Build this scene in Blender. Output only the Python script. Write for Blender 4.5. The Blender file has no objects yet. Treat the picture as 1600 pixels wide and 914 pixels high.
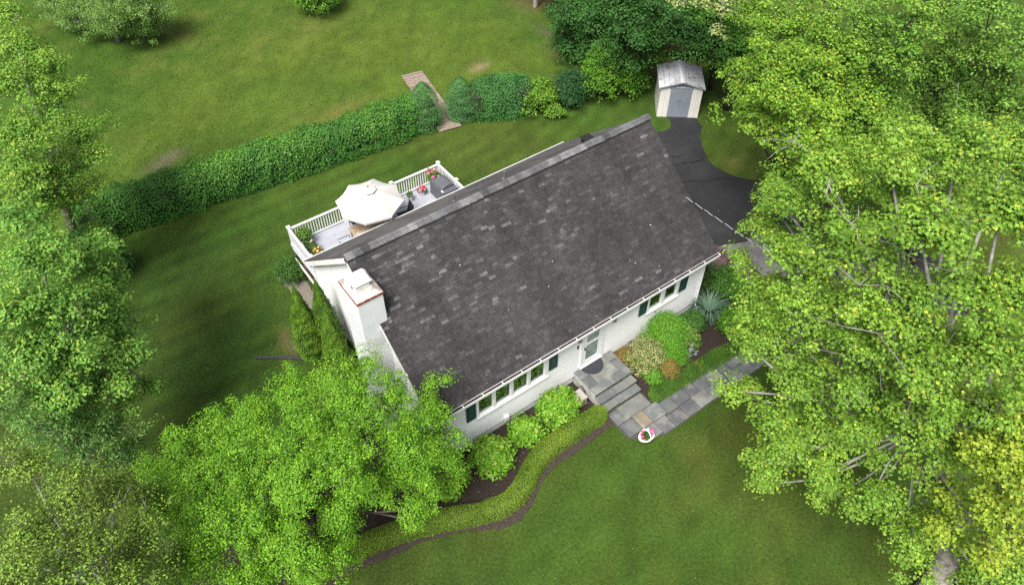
import bpy, math, random
import numpy as np
from mathutils import Vector, Matrix
R = math.radians
scene = bpy.context.scene
COL = scene.collection
# ------------------------------------------------------------------ camera, world, sun
cam_data = bpy.data.cameras.new('camera'); cam = bpy.data.objects.new('camera', cam_data); COL.objects.link(cam)
cam.location = (-19.056, -12.746, 24.558)
cam.rotation_euler = (R(90 - 47.61), 0, R(-36.13))
cam_data.sensor_width = 36; cam_data.lens = 26.37
cam_data.clip_start = 0.5; cam_data.clip_end = 2000
scene.camera = cam
world = bpy.data.worlds.new('World'); scene.world = world; world.use_nodes = True
SUN_EL, SUN_AZ = 58, 240      # azimuth measured clockwise from +Y
wn = world.node_tree; bg = wn.nodes['Background']
sky = wn.nodes.new('ShaderNodeTexSky'); sky.sky_type = 'NISHITA'; sky.sun_disc = False
sky.sun_elevation = R(SUN_EL); sky.sun_rotation = R(SUN_AZ); sky.air_density = 1.0; sky.dust_density = 3.0; sky.ozone_density = 1.0
hs = wn.nodes.new('ShaderNodeHueSaturation'); hs.inputs['Saturation'].default_value = 0.30
wn.links.new(sky.outputs[0], hs.inputs['Color']); wn.links.new(hs.outputs[0], bg.inputs['Color'])
bg.inputs['Strength'].default_value = 0.092
sl = bpy.data.lights.new('sun', 'SUN'); sl.energy = 3.1; sl.angle = R(26); sl.color = (1, .96, .9)
so = bpy.data.objects.new('sun', sl); COL.objects.link(so)
sd = Vector((math.sin(R(SUN_AZ)) * math.cos(R(SUN_EL)), math.cos(R(SUN_AZ)) * math.cos(R(SUN_EL)), math.sin(R(SUN_EL))))
so.rotation_euler = sd.to_track_quat('Z', 'Y').to_euler()
scene.view_settings.view_transform = 'Standard'; scene.view_settings.look = 'None'
scene.view_settings.exposure = 1.02; scene.view_settings.gamma = 1
scene.cycles.filter_width = 1.4; scene.cycles.use_denoising = False; scene.cycles.max_bounces = 5; scene.cycles.diffuse_bounces = 3; scene.cycles.transparent_max_bounces = 4
# ------------------------------------------------------------------ helpers
ORG = {}
def org(o): return ORG.get(o.name, Vector((0, 0, 0))) if o else Vector((0, 0, 0))
def tag(o, label=None, cat=None, group=None, kind=None):
    if label: o['label'] = label
    if cat: o['category'] = cat
    if group: o['group'] = group
    if kind: o['kind'] = kind
    return o
def thing(name, loc, label, cat, group=None):
    o = bpy.data.objects.new(name, None); COL.objects.link(o); o.location = loc; o.empty_display_size = .2
    ORG[o.name] = Vector(loc); return tag(o, label, cat, group)
def link(name, me, parent=None, loc=None, rot=None):
    """mesh in coordinates local to loc (world); placed under parent"""
    o = bpy.data.objects.new(name, me); COL.objects.link(o)
    loc = Vector(loc) if loc is not None else Vector((0, 0, 0))
    if parent: o.parent = parent
    o.location = loc - org(parent)
    if rot: o.rotation_euler = rot
    ORG[o.name] = loc
    return o
class MB:
    def __init__(s): s.v = []; s.f = []; s.m = []
    def add(s, vs, fs, mi=0):
        n = len(s.v); s.v += [tuple(v) for v in vs]; s.f += [tuple(n + i for i in f) for f in fs]; s.m += [mi] * len(fs); return s
    def box(s, x0, x1, y0, y1, z0, z1, mi=0):
        return s.add([(x0,y0,z0),(x1,y0,z0),(x1,y1,z0),(x0,y1,z0),(x0,y0,z1),(x1,y0,z1),(x1,y1,z1),(x0,y1,z1)],
                     [(0,3,2,1),(4,5,6,7),(0,1,5,4),(1,2,6,5),(2,3,7,6),(3,0,4,7)], mi)
    def bbox(s, x0, x1, y0, y1, z0, z1, b=.01, mi=0):
        """box with a chamfered upper edge"""
        s.add([(x0,y0,z0),(x1,y0,z0),(x1,y1,z0),(x0,y1,z0),(x0,y0,z1-b),(x1,y0,z1-b),(x1,y1,z1-b),(x0,y1,z1-b),
               (x0+b,y0+b,z1),(x1-b,y0+b,z1),(x1-b,y1-b,z1),(x0+b,y1-b,z1)],
              [(0,3,2,1),(8,9,10,11),(0,1,5,4),(1,2,6,5),(2,3,7,6),(3,0,4,7),(4,5,9,8),(5,6,10,9),(6,7,11,10),(7,4,8,11)], mi); return s
    def obox(s, c, ax, ay, az, mi=0):
        c, ax, ay, az = map(Vector, (c, ax, ay, az))
        vs = [c + i*ax + j*ay + k*az for k in (-1, 1) for (i, j) in ((-1,-1),(1,-1),(1,1),(-1,1))]
        return s.add(vs, [(0,3,2,1),(4,5,6,7),(0,1,5,4),(1,2,6,5),(2,3,7,6),(3,0,4,7)], mi)
    def prism(s, poly, z0, z1, mi=0):
        n = len(poly)
        a = sum(poly[i][0]*poly[(i+1)%n][1]-poly[(i+1)%n][0]*poly[i][1] for i in range(n))
        if a < 0: poly = poly[::-1]
        vs = [(p[0], p[1], z0) for p in poly] + [(p[0], p[1], z1) for p in poly]
        return s.add(vs, [tuple(range(n-1, -1, -1)), tuple(range(n, 2*n))] + [(i, (i+1) % n, n+(i+1) % n, n+i) for i in range(n)], mi)
    def tube(s, pts, rad, n=8, mi=0, cap=True):
        pts = [Vector(p) for p in pts]; k = len(pts)
        if not hasattr(rad, '__len__'): rad = [rad]*k
        rings = []
        d0 = (pts[1]-pts[0]).normalized(); u = d0.orthogonal().normalized()
        for i, p in enumerate(pts):
            d = (pts[min(i+1, k-1)] - pts[max(i-1, 0)])
            d = d.normalized() if d.length > 1e-9 else d0
            u = (u - d*u.dot(d)); u = u.normalized() if u.length > 1e-6 else d.orthogonal().normalized()
            w = d.cross(u)
            rings += [p + (u*math.cos(2*math.pi*j/n) + w*math.sin(2*math.pi*j/n))*rad[i] for j in range(n)]
        fs = [(i*n+j, i*n+(j+1) % n, (i+1)*n+(j+1) % n, (i+1)*n+j) for i in range(k-1) for j in range(n)]
        if cap: fs += [tuple(range(n-1, -1, -1)), tuple((k-1)*n+j for j in range(n))]
        return s.add(rings, fs, mi)
    def lathe(s, prof, c, n=16, mi=0, sx=1, sy=1):
        vs = []
        for r, z in prof: vs += [(c[0]+r*sx*math.cos(2*math.pi*j/n), c[1]+r*sy*math.sin(2*math.pi*j/n), c[2]+z) for j in range(n)]
        k = len(prof)
        fs = [(i*n+j, i*n+(j+1) % n, (i+1)*n+(j+1) % n, (i+1)*n+j) for i in range(k-1) for j in range(n)]
        fs += [tuple(range(n-1, -1, -1)), tuple((k-1)*n+j for j in range(n))]
        return s.add(vs, fs, mi)
    def mesh(s, name, mats, off=(0, 0, 0), smooth=False):
        me = bpy.data.meshes.new(name); off = Vector(off)
        me.from_pydata([Vector(v)-off for v in s.v], [], s.f)
        for m in (mats if isinstance(mats, (list, tuple)) else [mats]): me.materials.append(m)
        me.polygons.foreach_set('material_index', s.m)
        if smooth: me.polygons.foreach_set('use_smooth', [True]*len(s.f))
        me.update(); return me
    def build(s, name, mats, parent=None, loc=None, smooth=False, kind=None, label=None):
        if loc is None: loc = org(parent) if parent else Vector((0, 0, 0))
        o = link(name, s.mesh(name, mats, loc, smooth), parent, loc)
        if kind: o['kind'] = kind
        if label: o['label'] = label
        return o
# ------------------------------------------------------------------ materials
def newmat(name):
    m = bpy.data.materials.new(name); m.use_nodes = True; nt = m.node_tree
    return m, nt, nt.nodes['Principled BSDF']
def nd(nt, t, **k):
    n = nt.nodes.new(t)
    for a, v in k.items():
        if hasattr(n, a): setattr(n, a, v)
        else: n.inputs[a].default_value = v
    return n
def mat(name, col, rough=.6, var=.12, scale=6, bump=.0, bscale=40, metal=0, spec=None, col2=None, detail=4, stain=0, stainc=(.1,.1,.08), stainscale=.6, thresh=(.45,.65), obj_var=0):
    m, nt, b = newmat(name)
    geo = nd(nt, 'ShaderNodeNewGeometry')
    no = nd(nt, 'ShaderNodeTexNoise'); no.inputs['Scale'].default_value = scale; no.inputs['Detail'].default_value = detail
    nt.links.new(geo.outputs['Position'], no.inputs['Vector'])
    c2 = col2 if col2 else tuple(c*(1-var*2) for c in col)
    mx = nd(nt, 'ShaderNodeMix'); mx.data_type = 'RGBA'
    mr = nd(nt, 'ShaderNodeMapRange'); mr.inputs['From Min'].default_value = .35; mr.inputs['From Max'].default_value = .65
    nt.links.new(no.outputs['Fac'], mr.inputs['Value']); nt.links.new(mr.outputs[0], mx.inputs['Factor'])
    mx.inputs[6].default_value = (*c2, 1); mx.inputs[7].default_value = (*col, 1)
    out = mx.outputs[2]
    if stain:
        n2 = nd(nt, 'ShaderNodeTexNoise'); n2.inputs['Scale'].default_value = stainscale; n2.inputs['Detail'].default_value = 6
        nt.links.new(geo.outputs['Position'], n2.inputs['Vector'])
        r2 = nd(nt, 'ShaderNodeMapRange'); r2.inputs['From Min'].default_value = thresh[0]; r2.inputs['From Max'].default_value = thresh[1]; r2.inputs['To Max'].default_value = stain
        nt.links.new(n2.outputs['Fac'], r2.inputs['Value'])
        m2 = nd(nt, 'ShaderNodeMix'); m2.data_type = 'RGBA'; m2.inputs[7].default_value = (*stainc, 1)
        nt.links.new(r2.outputs[0], m2.inputs['Factor']); nt.links.new(out, m2.inputs[6]); out = m2.outputs[2]
    if obj_var:
        oi = nd(nt, 'ShaderNodeObjectInfo'); r3 = nd(nt, 'ShaderNodeMapRange'); r3.inputs['To Min'].default_value = 1-obj_var; r3.inputs['To Max'].default_value = 1+obj_var
        nt.links.new(oi.outputs['Random'], r3.inputs['Value'])
        vm = nd(nt, 'ShaderNodeVectorMath'); vm.operation = 'SCALE'
        nt.links.new(out, vm.inputs[0]); nt.links.new(r3.outputs[0], vm.inputs['Scale']); out = vm.outputs[0]
    nt.links.new(out, b.inputs['Base Color'])
    b.inputs['Roughness'].default_value = rough; b.inputs['Metallic'].default_value = metal
    if spec is not None: b.inputs['Specular IOR Level'].default_value = spec
    if bump:
        n3 = nd(nt, 'ShaderNodeTexNoise'); n3.inputs['Scale'].default_value = bscale; n3.inputs['Detail'].default_value = 3
        nt.links.new(geo.outputs['Position'], n3.inputs['Vector'])
        bp = nd(nt, 'ShaderNodeBump'); bp.inputs['Strength'].default_value = bump; bp.inputs['Distance'].default_value = .02
        nt.links.new(n3.outputs['Fac'], bp.inputs['Height']); nt.links.new(bp.outputs[0], b.inputs['Normal'])
    return m
def leafmat(name, trans=.20, rough=.5):
    m, nt, b = newmat(name)
    at = nd(nt, 'ShaderNodeAttribute'); at.attribute_name = 'col'
    nt.links.new(at.outputs['Color'], b.inputs['Base Color']); b.inputs['Roughness'].default_value = rough
    b.inputs['Specular IOR Level'].default_value = .18
    tr = nd(nt, 'ShaderNodeBsdfTranslucent')
    vm = nd(nt, 'ShaderNodeVectorMath'); vm.operation = 'MULTIPLY'; vm.inputs[1].default_value = (1.3, 1.35, .7)
    nt.links.new(at.outputs['Color'], vm.inputs[0]); nt.links.new(vm.outputs[0], tr.inputs['Color'])
    mx = nd(nt, 'ShaderNodeMixShader'); mx.inputs[0].default_value = trans
    nt.links.new(b.outputs[0], mx.inputs[1]); nt.links.new(tr.outputs[0], mx.inputs[2])
    nt.links.new(mx.outputs[0], nt.nodes['Material Output'].inputs['Surface'])
    return m
LEAF = leafmat('leaf'); NEEDLE = leafmat('needle_foliage', .10, .6)
M = {}
M['white'] = mat('white_paint', (.80, .80, .79), .5, .02, 3, stain=.25, stainc=(.62,.63,.60), stainscale=1.2)
M['siding'] = mat('white_siding', (.76, .765, .765), .45, .02, 2, stain=.3, stainc=(.66,.67,.66), stainscale=.9, obj_var=.02)
M['vinyl'] = mat('white_vinyl', (.77, .77, .78), .35, .01, 3)
M['found'] = mat('painted_foundation', (.70, .72, .74), .7, .05, 2, .3, 18, stain=.5, stainc=(.5,.5,.47), stainscale=1.5)
M['chim'] = mat('chimney_paint', (.76, .77, .78), .7, .03, 2.5, .15, 9, stain=.7, stainc=(.60,.63,.66), stainscale=1.6, thresh=(.42,.68))
M['crown'] = mat('chimney_mortar', (.46, .44, .41), .8, .1, 6, .4, 20, stain=.8, stainc=(.20,.185,.16), stainscale=3, thresh=(.50,.60))
M['brick'] = mat('red_brick', (.30, .07, .045), .8, .2, 12, .3, 40, obj_var=.2)
M['green'] = mat('dark_green_shutter', (.015, .055, .055), .4, .1, 5)
M['debris'] = mat('gutter_debris', (.035, .024, .018), .9, .3, 25, .8, 50, stain=.8, stainc=(.07,.035,.022), stainscale=2.5, thresh=(.55,.65))
M['flash'] = mat('lead_flashing', (.12, .12, .125), .5, .1, 5)
M['iron'] = mat('black_iron', (.012, .012, .013), .45, .1, 8)
M['bronze'] = mat('dark_lamp_metal', (.03, .025, .022), .4, .1, 8)
def glass(name, col=(.012, .016, .014), rough=.03):
    m, nt, b = newmat(name); b.inputs['Base Color'].default_value = (*col, 1); b.inputs['Roughness'].default_value = rough
    b.inputs['Specular IOR Level'].default_value = .8
    return m
def clearglass(name):
    m, nt, b = newmat(name); nt.nodes.remove(b)
    g = nd(nt, 'ShaderNodeBsdfGlossy'); g.inputs['Roughness'].default_value = .02
    t = nd(nt, 'ShaderNodeBsdfTransparent'); t.inputs['Color'].default_value = (.85,.9,.88,1)
    lw = nd(nt, 'ShaderNodeLayerWeight'); lw.inputs['Blend'].default_value = .5
    pw = nd(nt, 'ShaderNodeMath', operation='POWER'); pw.inputs[1].default_value = 3.5; nt.links.new(lw.outputs['Facing'], pw.inputs[0])
    f = nd(nt, 'ShaderNodeMapRange'); f.inputs['To Min'].default_value = .05; f.inputs['To Max'].default_value = 1.0; nt.links.new(pw.outputs[0], f.inputs['Value'])
    mx = nd(nt, 'ShaderNodeMixShader'); nt.links.new(f.outputs[0], mx.inputs[0]); nt.links.new(t.outputs[0], mx.inputs[1]); nt.links.new(g.outputs[0], mx.inputs[2])
    nt.links.new(mx.outputs[0], nt.nodes['Material Output'].inputs['Surface']); return m
M['glass'] = clearglass('window_glass')
M['lampglass'] = glass('lantern_glass', (.25, .24, .2), .1)
M['curtain'] = mat('curtain_cloth', (.22, .25, .2), .9, .2, 20)
M['blind'] = mat('door_blind', (.62, .67, .67), .7, .05, 3)
M['dark'] = mat('dark_interior_shadow', (.012, .014, .013), .9, .2, 3)
M['steel'] = mat('grey_steel', (.35, .35, .36), .4, .1, 5, metal=.6)
def shingle_mat(i, c, light=0):
    m, nt, b = newmat('asphalt_shingle_%d' % i)
    geo = nd(nt, 'ShaderNodeNewGeometry')
    n1 = nd(nt, 'ShaderNodeTexNoise'); n1.inputs['Scale'].default_value = 22; n1.inputs['Detail'].default_value = 6
    n2 = nd(nt, 'ShaderNodeTexNoise'); n2.inputs['Scale'].default_value = .55; n2.inputs['Detail'].default_value = 4
    n3 = nd(nt, 'ShaderNodeTexNoise'); n3.inputs['Scale'].default_value = 4.5; n3.inputs['Detail'].default_value = 3
    for n in (n1, n3): nt.links.new(geo.outputs['Position'], n.inputs['Vector'])
    mp = nd(nt, 'ShaderNodeMapping'); mp.inputs['Scale'].default_value = (1.6, .55, .55); nt.links.new(geo.outputs['Position'], mp.inputs['Vector']); nt.links.new(mp.outputs[0], n2.inputs['Vector'])
    def rng(n, a, b_, c_, d):
        r = nd(nt, 'ShaderNodeMapRange'); r.inputs[1].default_value = a; r.inputs[2].default_value = b_; r.inputs[3].default_value = c_; r.inputs[4].default_value = d
        nt.links.new(n.outputs['Fac'], r.inputs[0]); return r.outputs[0]
    a = rng(n1, .3, .7, .72, 1.28); b2 = rng(n2, .35, .65, .72, 1.16); c3 = rng(n3, .35, .65, (.55 if light else .88), 1.12)
    m1 = nd(nt, 'ShaderNodeMath', operation='MULTIPLY'); nt.links.new(a, m1.inputs[0]); nt.links.new(b2, m1.inputs[1])
    m2 = nd(nt, 'ShaderNodeMath', operation='MULTIPLY'); nt.links.new(m1.outputs[0], m2.inputs[0]); nt.links.new(c3, m2.inputs[1])
    vm = nd(nt, 'ShaderNodeVectorMath', operation='SCALE'); vm.inputs[0].default_value = c; nt.links.new(m2.outputs[0], vm.inputs['Scale'])
    nt.links.new(vm.outputs[0], b.inputs['Base Color']); b.inputs['Roughness'].default_value = .85; b.inputs['Specular IOR Level'].default_value = .25
    bp = nd(nt, 'ShaderNodeBump'); bp.inputs['Strength'].default_value = .35; bp.inputs['Distance'].default_value = .01
    nt.links.new(n1.outputs['Fac'], bp.inputs['Height']); nt.links.new(bp.outputs[0], b.inputs['Normal'])
    return m
SH = [shingle_mat(i, c, i >= 5) for i, c in enumerate(((.037,.034,.035),(.041,.038,.039),(.045,.042,.043),(.050,.047,.048),(.060,.057,.058),(.080,.079,.083),(.122,.121,.127)))]
CAPM = [shingle_mat(10+i, c) for i, c in enumerate(((.115,.115,.12),(.14,.14,.146),(.175,.175,.182),(.065,.065,.069)))]
BACKM = shingle_mat(20, (.085, .080, .080))
STONE = [mat('bluestone_%d' % i, c, .65, .12, 3, .35, 30, col2=c2, stain=.7, stainc=s, stainscale=1.7, thresh=(.5,.6)) for i, (c, c2, s) in enumerate((
    ((.120,.126,.124),(.090,.095,.095),(.19,.19,.178)), ((.140,.150,.148),(.11,.12,.118),(.22,.22,.20)), ((.098,.101,.106),(.074,.077,.082),(.158,.158,.152)),
    ((.165,.168,.155),(.125,.13,.12),(.25,.25,.225)), ((.22,.175,.125),(.16,.14,.11),(.26,.25,.22))))]
M['mortar'] = mat('step_riser_stone', (.24, .24, .21), .85, .25, 14, .8, 16, stain=.9, stainc=(.05,.045,.035), stainscale=6, thresh=(.5,.58))
M['cheek'] = mat('parged_step_side', (.50, .50, .48), .8, .1, 4, .3, 12, stain=.7, stainc=(.28,.24,.19), stainscale=1.8)
M['joint'] = mat('walk_joint', (.07, .07, .05), .9, .2, 20, .5)
M['mulch'] = mat('dark_mulch', (.040, .026, .019), .95, .3, 40, 1., 45, col2=(.014,.009,.007))
M['soil'] = mat('bare_soil', (.058, .043, .030), .95, .3, 18, 1., 30, col2=(.024,.018,.015))
M['asphalt'] = mat('asphalt', (.015, .015, .017), .8, .3, 30, .5, 60, stain=.9, stainc=(.026,.026,.028), stainscale=.5, thresh=(.40,.70))
M['oldasph'] = mat('old_asphalt', (.13, .125, .125), .85, .2, 25, .35, 60, stain=.5, stainc=(.20,.19,.19), stainscale=.8)
M['seal'] = mat('crack_sealant', (.008, .008, .009), .5, .1, 10)
M['gravel'] = mat('gravel', (.26, .23, .19), .9, .3, 40, 1., 30, col2=(.09,.075,.06))
M['deckb'] = mat('grey_composite_deck', (.36, .37, .42), .6, .05, 3, obj_var=.05)
M['oldwood'] = mat('weathered_wood', (.27, .21, .17), .85, .15, 9, .5, 30, col2=(.15,.115,.09), obj_var=.22)
M['postwood'] = mat('brown_deck_post', (.16, .10, .07), .8, .15, 6, .3)
M['canvas'] = mat('cream_canvas', (.55, .53, .50), .8, .02, 4)
M['tabletile'] = mat('tan_table_plank', (.40, .30, .20), .6, .1, 9, col2=(.24,.17,.11), stain=.5, stainc=(.5,.44,.36), stainscale=3, obj_var=.12)
M['tableframe'] = mat('table_frame', (.38, .29, .22), .5, .1, 5)
M['mesh'] = mat('black_sling', (.018, .018, .02), .7, .1, 20)
M['cushion'] = mat('pale_chair_sling', (.42, .44, .46), .7, .05, 20)
M['grill'] = mat('grey_grill_cover', (.095, .10, .115), .75, .1, 4, .3, 6)
M['mat_rubber'] = mat('dark_rubber_mat', (.028, .032, .042), .7, .15, 30, .4, 60)
M['beige'] = mat('beige_cabinet', (.38, .345, .31), .5, .05, 4, stain=.4, stainc=(.4,.36,.33), stainscale=3)
M['shedwall'] = mat('shed_cream_steel', (.66, .64, .60), .5, .04, 2, stain=.5, stainc=(.52,.50,.45), stainscale=1.3)
M['sheddoor'] = mat('shed_blue_grey_steel', (.20, .225, .265), .5, .05, 2, stain=.3, stainc=(.26,.28,.31), stainscale=1.5)
M['shedroof'] = mat('shed_weathered_roof', (.56, .57, .60), .5, .08, 3, stain=.75, stainc=(.20,.19,.18), stainscale=1.6, thresh=(.56,.66))
M['shedridge'] = mat('shed_ridge_cap', (.74, .75, .77), .45, .03, 3)
M['statue'] = mat('weathered_grey_stone', (.22, .21, .22), .85, .2, 14, .6, 30)
M['pipe'] = mat('black_corrugated_pipe', (.045, .047, .052), .45, .1, 6)
M['terra'] = mat('dark_planter', (.035, .03, .028), .6, .2, 6)
M['bark_grey'] = mat('pale_grey_bark', (.30, .27, .24), .9, .25, 7, .9, 14, col2=(.13,.115,.10))
M['bark_white'] = mat('pale_twig_bark', (.30, .285, .26), .85, .2, 5, .3, 20)
M['bark_dark'] = mat('dark_bark', (.085, .065, .05), .9, .2, 7, .8, 16)
M['cablewhite'] = mat('bare_aluminium_strand', (.75, .76, .78), .35, .02, 5)
M['rock'] = mat('pale_grey_rock', (.34, .35, .38), .8, .15, 5, .5, 12)
# ------------------------------------------------------------------ foliage engine
TPL = {
 'quad': (np.array([(0,-.5,0),(.30,0,.07),(0,.5,-.03),(-.30,0,.07)]), np.array([(0,1,2),(0,2,3)])),
 'needle': (np.array([(0,-.5,0),(.14,0,0),(0,.5,0),(-.14,0,0)]), np.array([(0,1,2),(0,2,3)])),
 'lobed': (np.array([(0,-.45,0),(.48,-.12,.06),(.16,.12,0),(0,.55,.05),(-.16,.12,0),(-.48,-.12,.06)]), np.array([(0,1,2),(0,2,4),(2,3,4),(0,4,5)])),
 'maple': (np.array([(0,-.42,0),(.36,-.34,.04),(.20,-.06,0),(.54,.14,.08),(.17,.20,0),(0,.60,.06),(-.17,.20,0),(-.54,.14,.08),(-.20,-.06,0),(-.36,-.34,.04)]),
           np.array([(0,1,2),(0,2,8),(0,8,9),(2,3,4),(2,4,6),(2,6,8),(4,5,6),(6,7,8)])),
 'blade': (np.array([(-.5,0,0),(.5,0,0),(.15,1,0)]), np.array([(0,1,2)])),
}
def norm(a): return a/np.maximum(np.linalg.norm(a, axis=1, keepdims=True), 1e-9)
def leaf_mesh(name, P, N, S, C, tpl, rng, mat_, off=(0, 0, 0), T=None):
    V, F = TPL[tpl]; n = len(P); k = len(V); f = len(F)
    N = norm(N)
    a = rng.normal(size=(n, 3)) if T is None else T
    T1 = norm(a - N*(a*N).sum(1, keepdims=True)); T2 = np.cross(N, T1)
    S = np.asarray(S).reshape(-1, 1, 1) if np.ndim(S) < 2 else S[:, None, :]
    if S.shape[-1] == 1: S = np.repeat(S, 3, axis=2)
    vs = (P[:, None, :] + T2[:, None, :]*V[None, :, 0:1]*S[:, :, 0:1] + T1[:, None, :]*V[None, :, 1:2]*S[:, :, 1:2] + N[:, None, :]*V[None, :, 2:3]*S[:, :, 2:3]).reshape(-1, 3)
    vs = vs - np.array(off)
    fi = (F[None] + (np.arange(n)*k)[:, None, None]).reshape(-1)
    me = bpy.data.meshes.new(name)
    me.vertices.add(n*k); me.vertices.foreach_set('co', vs.astype(np.float32).ravel())
    me.loops.add(len(fi)); me.loops.foreach_set('vertex_index', fi.astype(np.int32))
    me.polygons.add(n*f); me.polygons.foreach_set('loop_start', (np.arange(n*f)*3).astype(np.int32)); me.polygons.foreach_set('loop_total', np.full(n*f, 3, np.int32))
    me.update(calc_edges=True)
    at = me.color_attributes.new('col', 'FLOAT_COLOR', 'POINT')
    c4 = np.ones((n*k, 4), np.float32); c4[:, :3] = np.repeat(np.clip(C, .002, .9), k, axis=0); at.data.foreach_set('color', c4.ravel())
    me.materials.append(mat_); return me
def crown_points(lobes, rng, ncl=9., m=24, cr=.33, squash=.8, up=.55, outw=.5, jit=.55, low=-.45, inner=.25):
    Ps, Ns, K, H = [], [], [], []      # positions, normals, cluster id colour key, height in the cluster
    cl = []
    for li, (x, y, z, r, *wt) in enumerate(lobes):
        n = max(6, int(ncl*r*r*4*(wt[0] if wt else 1))); d = norm(rng.normal(size=(n*3, 3))); d = d[d[:, 2] > low][:n]; n = len(d)
        rad = r*(1.0 - inner*rng.random(n)**1.3*2.2 + .16*rng.normal(size=n))
        q0 = np.array((x, y, z)) + d*r; bn = fbm(q0[:, 0]+q0[:, 2]*.63+40, q0[:, 1]-q0[:, 2]*.47+40, 1.05, 151)   # boughs and the hollows between them
        rad = rad*(1 + np.clip((bn-.5)*2.6, -.42, .22))
        c = np.array((x, y, z)) + d*rad[:, None]*np.array((1, 1, squash))
        # nothing grows over the shed roof: it stays clear of overhanging boughs
        cm_ = np.array(cam.location); g_ = cm_+(c-cm_)*((cm_[2]-2.0)/np.maximum(cm_[2]-c[:, 2], 1))[:, None]; dx_, dy_ = g_[:, 0]-8.65, g_[:, 1]-11.40
        u_, v_ = dx_*.764-dy_*.645, dx_*.645+dy_*.764; kp = ~((u_ > -.45) & (u_ < 2.75) & (v_ > -1.2) & (v_ < 2.75)); c, d = c[kp], d[kp]; n = len(c)
        if n == 0: continue
        cl.append((li, c, d))
        cs = cr*rng.uniform(.7, 1.3, n)
        mm = m
        od = rng.normal(size=(n, mm, 3)); od /= np.linalg.norm(od, axis=2, keepdims=True); od[:, :, 2] = np.where(od[:, :, 2] < -.35, -od[:, :, 2], od[:, :, 2])
        rad_ = (1-.55*rng.random((n, mm, 1))**1.6); rr = rad_; el = rng.uniform(.75, 1.35, (n, 1, 3))
        off = od*rad_*cs[:, None, None]*np.array((1, 1, .72))*el
        P = c[:, None, :] + off
        N = np.array((0, 0, up)) + d[:, None, :]*outw*.6 + od*.75 + rng.normal(size=(n, mm, 3))*jit*.7
        Ps.append(P.reshape(-1, 3)); Ns.append(N.reshape(-1, 3))
        kk = np.zeros((n, mm, 2)); kk[:, :, 0] = li; kk[:, :, 1] = rng.random((n, 1)); K.append(kk.reshape(-1, 2))
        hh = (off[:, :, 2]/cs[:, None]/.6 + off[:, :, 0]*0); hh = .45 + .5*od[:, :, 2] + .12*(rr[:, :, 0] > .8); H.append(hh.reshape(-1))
    return np.concatenate(Ps), np.concatenate(Ns), np.concatenate(K), np.concatenate(H), cl
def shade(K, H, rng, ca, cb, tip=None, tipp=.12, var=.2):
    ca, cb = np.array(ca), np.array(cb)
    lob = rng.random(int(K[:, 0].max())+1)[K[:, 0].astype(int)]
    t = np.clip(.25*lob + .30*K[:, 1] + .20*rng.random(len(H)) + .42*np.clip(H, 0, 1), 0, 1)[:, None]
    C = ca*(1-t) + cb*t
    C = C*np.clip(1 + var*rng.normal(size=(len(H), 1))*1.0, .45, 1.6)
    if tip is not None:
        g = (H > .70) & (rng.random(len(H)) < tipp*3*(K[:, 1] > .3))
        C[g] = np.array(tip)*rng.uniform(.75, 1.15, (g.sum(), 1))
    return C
def curve(a, b, rng, bend=.12, n=4, sag=.1):
    a, b = np.array(a, float), np.array(b, float); L = np.linalg.norm(b-a); o = rng.normal(size=3)*bend*L; o[2] += sag*L
    return [tuple(a+(b-a)*t + o*4*t*(1-t)*.5) for t in np.linspace(0, 1, n)]
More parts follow.
